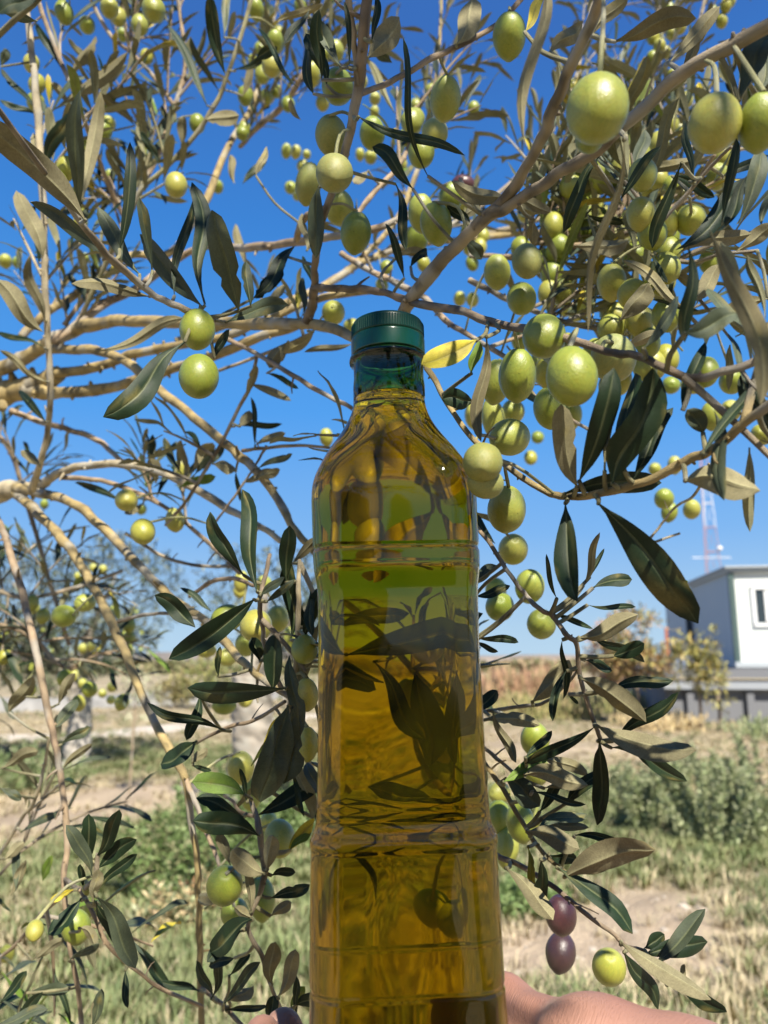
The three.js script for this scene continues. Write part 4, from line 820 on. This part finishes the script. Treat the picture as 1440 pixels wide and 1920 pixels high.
leaves(42, `
d 603 150 598 18 30 -4 40
p 640 128 577 36 28 6 39
d 612 160 576 62 30 8 42
d 588 176 574 70 22 -8 43
u 690 108 748 32 50 10 40
d 655 128 648 2 12 4 38
d 697 78 706 -8 18 0 38
d 802 330 754 70 15 -16 38
d 672 219 872 291 19 4 38
d 774 354 698 276 28 10 42
p 598 350 592 484 34 4 42
d 742 345 762 470 24 0 44
d 758 522 722 420 20 6 46
u 745 482 802 478 20 -8 50
d 770 500 800 465 18 0 48
d 882 426 838 384 24 0 44
u 970 382 848 340 34 -8 40
u 862 335 884 388 22 0 42
u 868 405 902 385 22 0 44
p 872 440 905 485 26 0 44
d 580 18 534 82 20 0 52
u 520 40 605 8 16 0 56
d 560 166 484 52 14 -4 54
u 565 225 545 185 14 -8 50
u 857 84 890 -4 46 6 44
p 735 118 702 100 18 0 60
d 480 110 520 88 22 0 60
u 480 330 500 275 16 0 62
d 535 480 480 560 28 -8 52
u 575 470 565 400 16 0 60
p 740 300 760 250 18 0 80
d 640 370 645 300 14 0 60
d 590 540 565 480 14 0 56
u 690 320 665 345 18 0 66
p 570 590 566 520 18 0 54
u 588 622 530 660 22 -6 58
u 540 640 505 690 34 4 60
u 660 645 570 660 14 0 60
k 0 0 0 0 0
`.replace(/\nk .*\n/, '\n'));
leaves(33, `
u 984 275 1026 -30 34 -10 25
y 984 60 1018 -6 24 0 34
u 1032 98 1092 40 34 0 36
u 1110 66 1178 -6 28 0 34
u 1152 78 1304 28 40 -10 34
u 1254 118 1348 12 34 4 36
u 1278 132 1336 40 26 0 38
p 1385 190 1440 60 46 0 28
p 1420 180 1432 40 40 0 30
d 1128 288 1050 434 26 6 34
d 1162 376 1238 274 24 -4 36
b 1170 262 1104 622 19 14 25
d 1300 342 1278 232 14 0 40
d 1278 306 1224 466 26 8 36
d 1268 468 1420 330 42 10 32
d 1352 422 1372 258 22 0 30
p 1384 420 1436 285 36 0 32
u 1270 478 1408 438 36 -14 32
b 1330 432 1425 760 46 -30 23
u 1078 462 1178 456 34 6 40
u 1162 602 1218 532 44 0 38
u 1296 566 1352 496 32 0 36
u 1290 582 1168 488 26 4 40
d 1222 478 1252 530 12 4 44
d 1290 462 1285 642 27 0 26
p 1206 654 1272 556 28 8 27
p 1285 625 1385 585 46 0 25
u 962 376 1032 396 22 -4 44
u 1000 412 1000 458 28 0 40
u 1015 400 960 380 22 0 48
d 1355 330 1440 290 20 0 44
d 1260 330 1340 370 20 0 48
u 1240 500 1330 540 22 0 46
u 1380 470 1450 420 34 0 34
d 1400 330 1360 425 24 0 30
u 1190 330 1300 300 24 0 50
d 1100 400 1170 420 16 0 50
d 1215 560 1310 585 14 0 46
u 1440 560 1350 600 40 0 40
u 1250 620 1180 645 30 0 40
p 1000 640 1040 690 20 0 46
`);
leaves(36, `
y 892 638 789 682 46 -10 33
b 912 632 902 828 26 6 32
g 884 700 900 640 22 0 36
d 886 752 828 748 40 0 38
p 940 712 1080 802 18 -4 48
u 1082 912 1052 758 44 -12 30
d 1086 902 1158 690 46 10 30
d 1148 906 1225 690 76 14 29
d 1186 904 1262 765 40 -6 30
d 1170 880 1190 700 36 -8 29
u 1134 884 1156 690 26 -8 29
d 1058 926 1240 906 42 -12 31
u 1285 902 1424 922 62 -14 27
d 1060 944 1082 1128 56 8 31
d 1122 944 1300 1178 78 -18 29
p 1318 812 1288 768 36 4 28
d 1318 850 1435 690 22 4 26
d 1280 770 1315 640 26 0 28
d 1445 820 1390 700 40 0 27
d 1044 1122 1026 1038 11 -8 36
u 1094 1098 1122 998 16 0 38
d 1106 1082 1132 1028 12 0 38
d 1112 1102 1185 1086 28 -6 37
d 1102 1134 1192 1138 12 0 37
g 1258 1105 1290 1090 14 0 40
p 884 1098 930 1058 28 0 40
d 890 1118 956 1098 22 0 40
d 1042 1152 1112 1178 13 0 37
u 1088 1194 1196 1152 38 8 36
d 1108 1192 1208 1242 24 -4 36
d 1150 1230 1208 1206 28 0 36
d 1098 1238 1148 1258 20 0 36
d 892 1196 972 1206 16 -4 40
d 886 1206 934 1222 12 0 40
d 892 1334 932 1294 26 0 40
u 908 1350 1012 1360 27 -8 40
u 998 1316 1068 1238 42 6 38
d 1062 1258 1036 1352 20 10 36
d 1054 1200 1056 1310 15 0 36
d 1066 1302 1084 1320 8 0 36
u 1090 1272 1212 1352 46 -8 35
d 1148 1292 1262 1276 26 -8 35
d 1156 1384 1272 1298 30 6 36
u 1122 1362 1302 1416 46 14 35
d 1146 1402 1288 1466 34 -8 35
u 1150 1390 1200 1380 10 0 36
d 1124 1388 1114 1546 36 -14 35
d 1116 1362 984 1432 28 -6 35
g 944 1466 1036 1400 30 6 37
d 985 1420 1035 1370 18 0 36
u 924 1334 972 1428 20 6 40
u 984 1452 1102 1472 38 -8 37
u 1015 1420 1102 1456 26 -6 38
d 998 1484 1098 1508 16 4 37
d 1062 1506 1128 1444 26 0 38
d 1012 1522 1052 1464 22 0 38
u 1020 1478 1090 1476 14 0 38
p 948 1460 1012 1512 46 -6 38
p 1008 1556 1100 1526 24 -8 37
u 1016 1536 1104 1552 16 8 38
u 988 1560 1086 1592 38 -8 37
d 1078 1566 1192 1590 18 0 37
d 1030 1602 1082 1612 26 0 38
u 1060 1642 1224 1586 52 -8 35
u 1066 1634 1160 1602 36 8 36
d 1044 1626 1192 1742 40 -4 35
u 948 1628 1034 1728 34 -8 37
d 1014 1612 1024 1712 28 4 36
y 990 1588 1000 1664 16 0 38
u 1164 1768 1332 1876 40 6 34
d 1252 1848 1362 1898 34 -8 34
d 1170 1786 1234 1892 34 -6 35
p 1228 1808 1322 1704 36 8 35
d 1206 1792 1328 1770 40 -6 36
d 1210 1778 1246 1752 26 0 36
u 1278 1840 1284 1808 12 0 38
`);
leaves(42, `
d 482 1108 452 918 40 6 40
d 456 1078 394 960 34 -8 41
d 536 1092 548 985 38 0 43
p 490 1116 533 1082 18 0 40
p 500 1128 552 1086 16 4 40
d 476 1124 317 1236 46 -16 38
d 366 1176 290 1116 38 8 40
d 396 1146 338 1102 15 0 50
d 536 1290 352 1292 52 -10 39
d 374 1302 350 1388 24 -6 42
d 410 1268 413 1212 12 0 42
d 416 1368 274 1318 22 -6 42
p 540 1324 500 1508 66 8 38
p 548 1326 535 1470 52 -4 39
y 525 1340 494 1398 20 0 43
d 512 1292 518 1186 38 0 42
d 486 1240 472 1195 30 0 43
d 566 1200 604 1100 26 0 42
d 545 1200 540 1050 34 0 44
d 575 1190 555 1120 20 0 43
b 548 1056 594 1008 24 0 44
d 368 1390 302 1434 40 -8 44
u 362 1430 390 1404 20 0 46
d 362 1436 396 1446 10 0 46
g 458 1490 360 1466 38 8 40
d 458 1532 368 1496 36 0 41
d 484 1566 361 1540 46 8 39
d 484 1528 604 1460 44 6 41
y 540 1596 600 1535 24 0 42
g 544 1594 584 1560 18 0 42
u 494 1638 434 1594 38 -6 39
u 432 1624 404 1566 22 6 42
u 502 1630 512 1566 28 0 39
d 510 1642 554 1636 18 -6 40
d 508 1684 580 1656 26 6 40
u 508 1718 546 1692 26 0 40
u 470 1710 462 1624 20 4 39
d 474 1724 396 1786 48 4 38
d 452 1745 388 1804 30 0 40
d 462 1504 450 1440 12 0 42
u 470 1720 440 1700 20 0 39
b 510 1845 516 1766 34 -8 40
u 520 1870 554 1780 32 8 40
d 556 1908 556 1830 15 0 42
d 420 1882 486 1800 22 4 44
u 428 1874 476 1850 24 4 44
d 424 1894 502 1886 14 0 46
d 505 1925 512 1866 24 0 40
d 396 1872 418 1778 20 0 46
d 372 1858 302 1840 16 0 50
d 400 1870 370 1800 18 0 50
g 545 1890 572 1850 20 0 44
d 430 1830 470 1790 16 0 46
d 556 1884 602 1866 26 0 42
d 440 1796 392 1812 22 0 44
u 412 1690 372 1680 22 0 48
`);
leaves(44, `
d 660 1230 905 1150 60 10
d 640 1180 760 1150 40 -6
d 700 1240 790 1390 44 8
d 770 1260 800 1440 62 -10
d 830 1270 900 1390 46 6
d 880 1400 905 1480 40 0
d 690 1480 800 1500 56 6
d 760 1500 880 1560 40 0
d 640 1560 700 1540 26 0
d 800 1180 900 1240 40 6
d 610 1240 700 1290 34 0
d 700 900 640 1010 40 6 47
d 760 860 860 960 46 -8 46
u 800 980 700 1060 44 8 47
d 640 860 700 790 34 0 48
`);
leaves(42, `
p 172 1642 128 1544 32 4 41
d 168 1614 166 1526 28 0 42
d 180 1606 224 1518 28 6 42
d 184 1628 256 1574 32 -6 42
d 184 1672 258 1602 24 -8 42
u 178 1650 178 1608 18 0 42
u 175 1690 184 1630 24 0 41
p 182 1682 254 1816 38 -6 40
d 180 1692 226 1776 28 0 41
d 152 1686 90 1752 38 -10 42
y 138 1668 94 1690 16 0 46
u 148 1740 178 1770 22 -10 48
d 160 1668 150 1620 14 0 44
d 235 1820 240 1890 14 0 44
p 172 1925 192 1854 20 0 44
u 170 1930 180 1870 16 0 44
p 40 1560 112 1524 16 0 64
u 2 1440 72 1408 24 0 64
p 116 1396 172 1366 20 0 56
u 118 1442 172 1394 15 0 58
u 16 1335 62 1268 28 4 62
d 40 1305 56 1300 14 0 62
g 80 1652 98 1604 18 0 62
u 10 1610 46 1580 22 0 60
u 20 1680 48 1612 20 0 60
p 30 1670 30 1590 16 0 60
p 130 1800 186 1770 16 0 50
u 110 1320 140 1262 22 0 60
p 105 1365 142 1310 24 0 58
p 0 1478 40 1500 20 0 58
d 0 1880 50 1820 20 0 46
p -10 1925 90 1890 22 0 46
d 20 1930 80 1860 22 0 50
p 50 1862 130 1858 22 0 52
u 60 1800 120 1760 18 0 54
`);
olives(`
o 163 47 30 32
y 205 15 34 38
y 222 32 30 34
o 262 47 32 38
o 288 18 44 44
o 230 66 22 26
y 203 232 28 30
o 267 250 28 32
o 265 287 24 32
o 310 272 24 30
y 330 347 42 48
o 370 232 30 36
o 205 330 18 26
o 408 350 22 26
y 10 490 24 28
o 32 492 18 22
o 160 485 16 22
o 515 78 32 42
y 510 122 38 44
o 492 140 30 34
o 460 180 30 36
o 630 95 30 38
y 585 140 32 46
o 480 18 30 40
o 633 162 60 66
s 621 255 60 74
s 627 325 70 71
s 578 345 48 78
o 636 390 56 66
o 667 437 58 78
o 698 250 48 60
o 772 228 42 48
y 815 250 50 54
o 835 185 58 80
o 790 286 50 58
y 703 185 22 24
y 702 210 18 24
y 695 295 24 26
y 675 290 18 24
o 537 283 20 28
y 555 285 20 26
y 575 290 16 18
y 568 312 24 24
o 545 352 24 24
o 558 366 20 22
y 755 310 18 28
o 790 400 50 72
o 818 420 60 80
o 780 450 46 56
o 845 370 44 56
y 870 387 42 48
y 625 586 44 46
y 660 612 34 30
o 955 68 62 82
y 862 560 24 28
y 886 562 24 28
y 612 820 26 36
o 1120 203 126 116 25
o 1106 258 54 58 28
y 1340 232 95 108 26
o 1425 230 78 106 26
o 1205 195 42 40
y 1257 238 32 46
y 1235 268 38 44
o 1198 290 42 46
o 1145 285 32 38
o 1128 330 46 64
y 1285 188 32 30
o 1172 285 26 36
y 1040 395 38 50
o 1030 430 36 40
y 985 400 32 36
o 1075 385 32 38
y 1000 372 28 30
o 1100 410 36 44
o 1190 402 36 40
y 1160 428 26 30
y 1155 442 18 18
y 1295 412 56 58
o 1345 332 42 50
s 988 490 56 66
o 932 510 50 66
o 978 560 55 62
o 1035 556 42 56
o 1055 548 46 52
o 1095 570 38 52
y 1147 530 54 70
y 1060 582 22 26
y 1080 588 30 32
y 1165 600 28 30
o 1020 630 80 84
o 970 704 70 102
o 930 716 58 86
o 1072 705 95 114
s 1150 672 84 92
o 1010 690 36 60
y 1035 678 28 34
o 1030 765 60 80
o 1070 780 42 58
o 955 820 78 70
s 905 867 76 75 30
S 910 906 70 60 30.4
o 950 955 72 90
y 962 1030 55 60
o 993 1100 55 66
o 937 1137 54 56
o 1015 1170 54 58
o 930 1106 40 46
y 995 858 25 28
o 1008 820 24 24
o 962 772 46 44
y 888 780 34 52
o 925 785 44 82
o 975 636 34 48
y 1300 720 46 38
o 1258 722 34 34
o 1335 780 42 56
y 1370 770 38 42
y 1428 815 40 42
o 1372 715 50 46
y 1228 880 24 26
o 1245 935 36 40
o 1255 960 30 40
y 1297 955 32 38
y 1265 872 26 36
o 370 618 66 78
O 373 705 74 85
y 237 938 42 42
y 268 997 46 50
y 328 975 36 46
y 340 880 28 46
o 265 955 20 22
o 83 945 16 20
o 60 960 15 18
y 175 1065 14 18
y 193 1068 16 20
y 145 1080 12 16
o 160 1130 40 34
o 120 1155 46 42
o 65 1140 20 24
o 427 1158 62 50
y 480 1173 62 60
o 462 1208 42 46
y 521 1160 42 50
o 571 1217 50 56 40
o 545 1200 28 52
y 385 1217 42 32
y 426 1232 38 34
y 452 1090 28 42
y 450 1108 28 26
o 495 1096 32 36
o 421 1322 46 36
y 460 1310 30 34
y 575 1302 44 62 40
o 577 1395 40 64 40.5
y 452 1440 50 62
o 470 1488 40 62
o 524 1572 58 70
o 504 1542 34 36
o 421 1660 68 72
o 440 1712 52 54
o 491 1686 50 78
o 143 1738 52 64
o 174 1702 34 40
y 65 1745 32 38 38
y 12 1788 28 32
y 162 1665 16 26 44
y 155 1216 18 20
y 171 1212 18 20
y 140 1266 16 22
y 155 1282 18 20
y 192 1300 16 17
y 210 1288 19 20
y 208 1312 17 17
o 1003 1386 54 64
o 1005 1442 50 62
o 936 1532 46 62
y 936 1486 44 40
o 976 1542 54 74
o 950 1588 46 74
o 996 1530 38 56
p 1052 1716 58 72
p 1051 1786 56 72
y 1142 1813 62 66
p 868 345 44 34
o 800 1690 66 64 48
o 838 1706 66 60 47
o 790 1210 60 66 46
`);
// the far side of the crown: shoots out of the branches, smaller with distance
shootsIn(0, -40, 480, 480, 66, 130, 24, 70, 45, .10, .054, 5, { olives: .05 });
shootsIn(-40, 300, 320, 640, 80, 120, 9, 120, 60, .10, .05, 4, { olives: .06 });
shootsIn(-40, 180, 170, 620, 66, 120, 11, 80, 60, .09, .046, 5, {});
shootsIn(480, -60, 960, 400, 90, 130, 24, 80, 35, .12, .050, 6, { olives: .12, r: .001 });
shootsIn(700, 150, 1100, 480, 58, 130, 20, 75, 50, .10, .05, 5, { olives: .14 });
shootsIn(960, -60, 1440, 480, 60, 130, 58, 75, 45, .11, .052, 5, { olives: .16 });
shootsIn(900, 350, 1440, 660, 46, 80, 28, 40, 90, .07, .05, 4, { olives: .2 });
shootsIn(480, 450, 860, 640, 60, 110, 8, 70, 70, .05, .042, 3, { olives: .10 });
shootsIn(-60, 980, 160, 1300, 90, 120, 16, 60, 120, .12, .05, 6, { olives: .10, sag: .3 });
shootsIn(-60, 760, 60, 980, 95, 120, 5, 60, 60, .08, .045, 5, {});
shootsIn(-60, 1000, 110, 1920, 52, 74, 6, 20, 100, .10, .05, 5, { sag: .2 });
shootsIn(230, 820, 470, 1000, 64, 100, 7, 95, 50, .05, .042, 4, {});
shootsIn(1150, 600, 1440, 900, 25, 60, 3, 30, 80, .06, .048, 4, {});
shootsIn(400, 1000, 600, 1900, 40, 56, 4, -40, 80, .05, .048, 3, {});
shootsIn(660, 800, 830, 1120, 44, 62, 5, 90, 120, .04, .045, 3, { olives: .1 });
shootsIn(660, 1120, 830, 1500, 43, 62, 3, 90, 120, .045, .05, 3, { olives: .1 });
// boughs above the photo that throw the dappled shade
const over = [];
function bough(pts, r0, r1) { const c = new THREE.CatmullRomCurve3(pts); part('branch', tubeGeo(pts.map(local), [r0, (r0 + r1) / 2, r1], 8, 24, TINTS.g, .12), barkMat2, tree); for (let i = 0; i <= 30; i++) over.push([c.getPoint(i / 30), c.getTangent(i / 30)]); }
bough([P(1600, -40, .25), V(.45, 2.15, -.05), V(.22, 2.35, .1), V(-.12, 2.42, .15)], .0042, .002);
bough([P(692, -30, .38), V(.02, 2.15, -.2), V(.15, 2.35, .05), V(.3, 2.42, .3)], .0045, .002);
bough([P(1130, -20, .28), V(.22, 2.12, .1), V(.26, 2.2, .35), V(.12, 2.3, .6), V(-.2, 2.3, .9)], .004, .002);
bough([V(-1.0, 2.0, -.9), V(-.75, 2.3, -.1), V(-.4, 2.35, .6), V(.1, 2.1, 1.15)], .012, .003);
bough([V(-.75, 2.3, -.1), V(-.9, 2.0, .7), V(-.5, 1.8, 1.2)], .008, .003);
bough([V(-.4, 2.35, .6), V(.4, 2.2, .9), V(.8, 1.9, 1.0)], .006, .002);
for (let i = 0; i < 58; i++) { const [p, T] = over[Math.floor(rr(i % 3 ? .3 : .6, .999) * 31) + 31 * (i % 3)]; const d = randDir().addScaledVector(T, .6); d.y *= .4; shoot(p, d, rr(.12, .22), .066, 6, { sag: .05 }); }
for (let i = 0; i < 110; i++) { const [p, T] = over[93 + Math.floor(rr(.35, .999) * 31) + 31 * (i % 3)]; const d = randDir().addScaledVector(T, .6); d.y = d.y * .7 - .35; shoot(p, d, rr(.18, .34), .068, 7, { sag: .3 }); }
finishLeaves();
renderer.render(scene, camera);
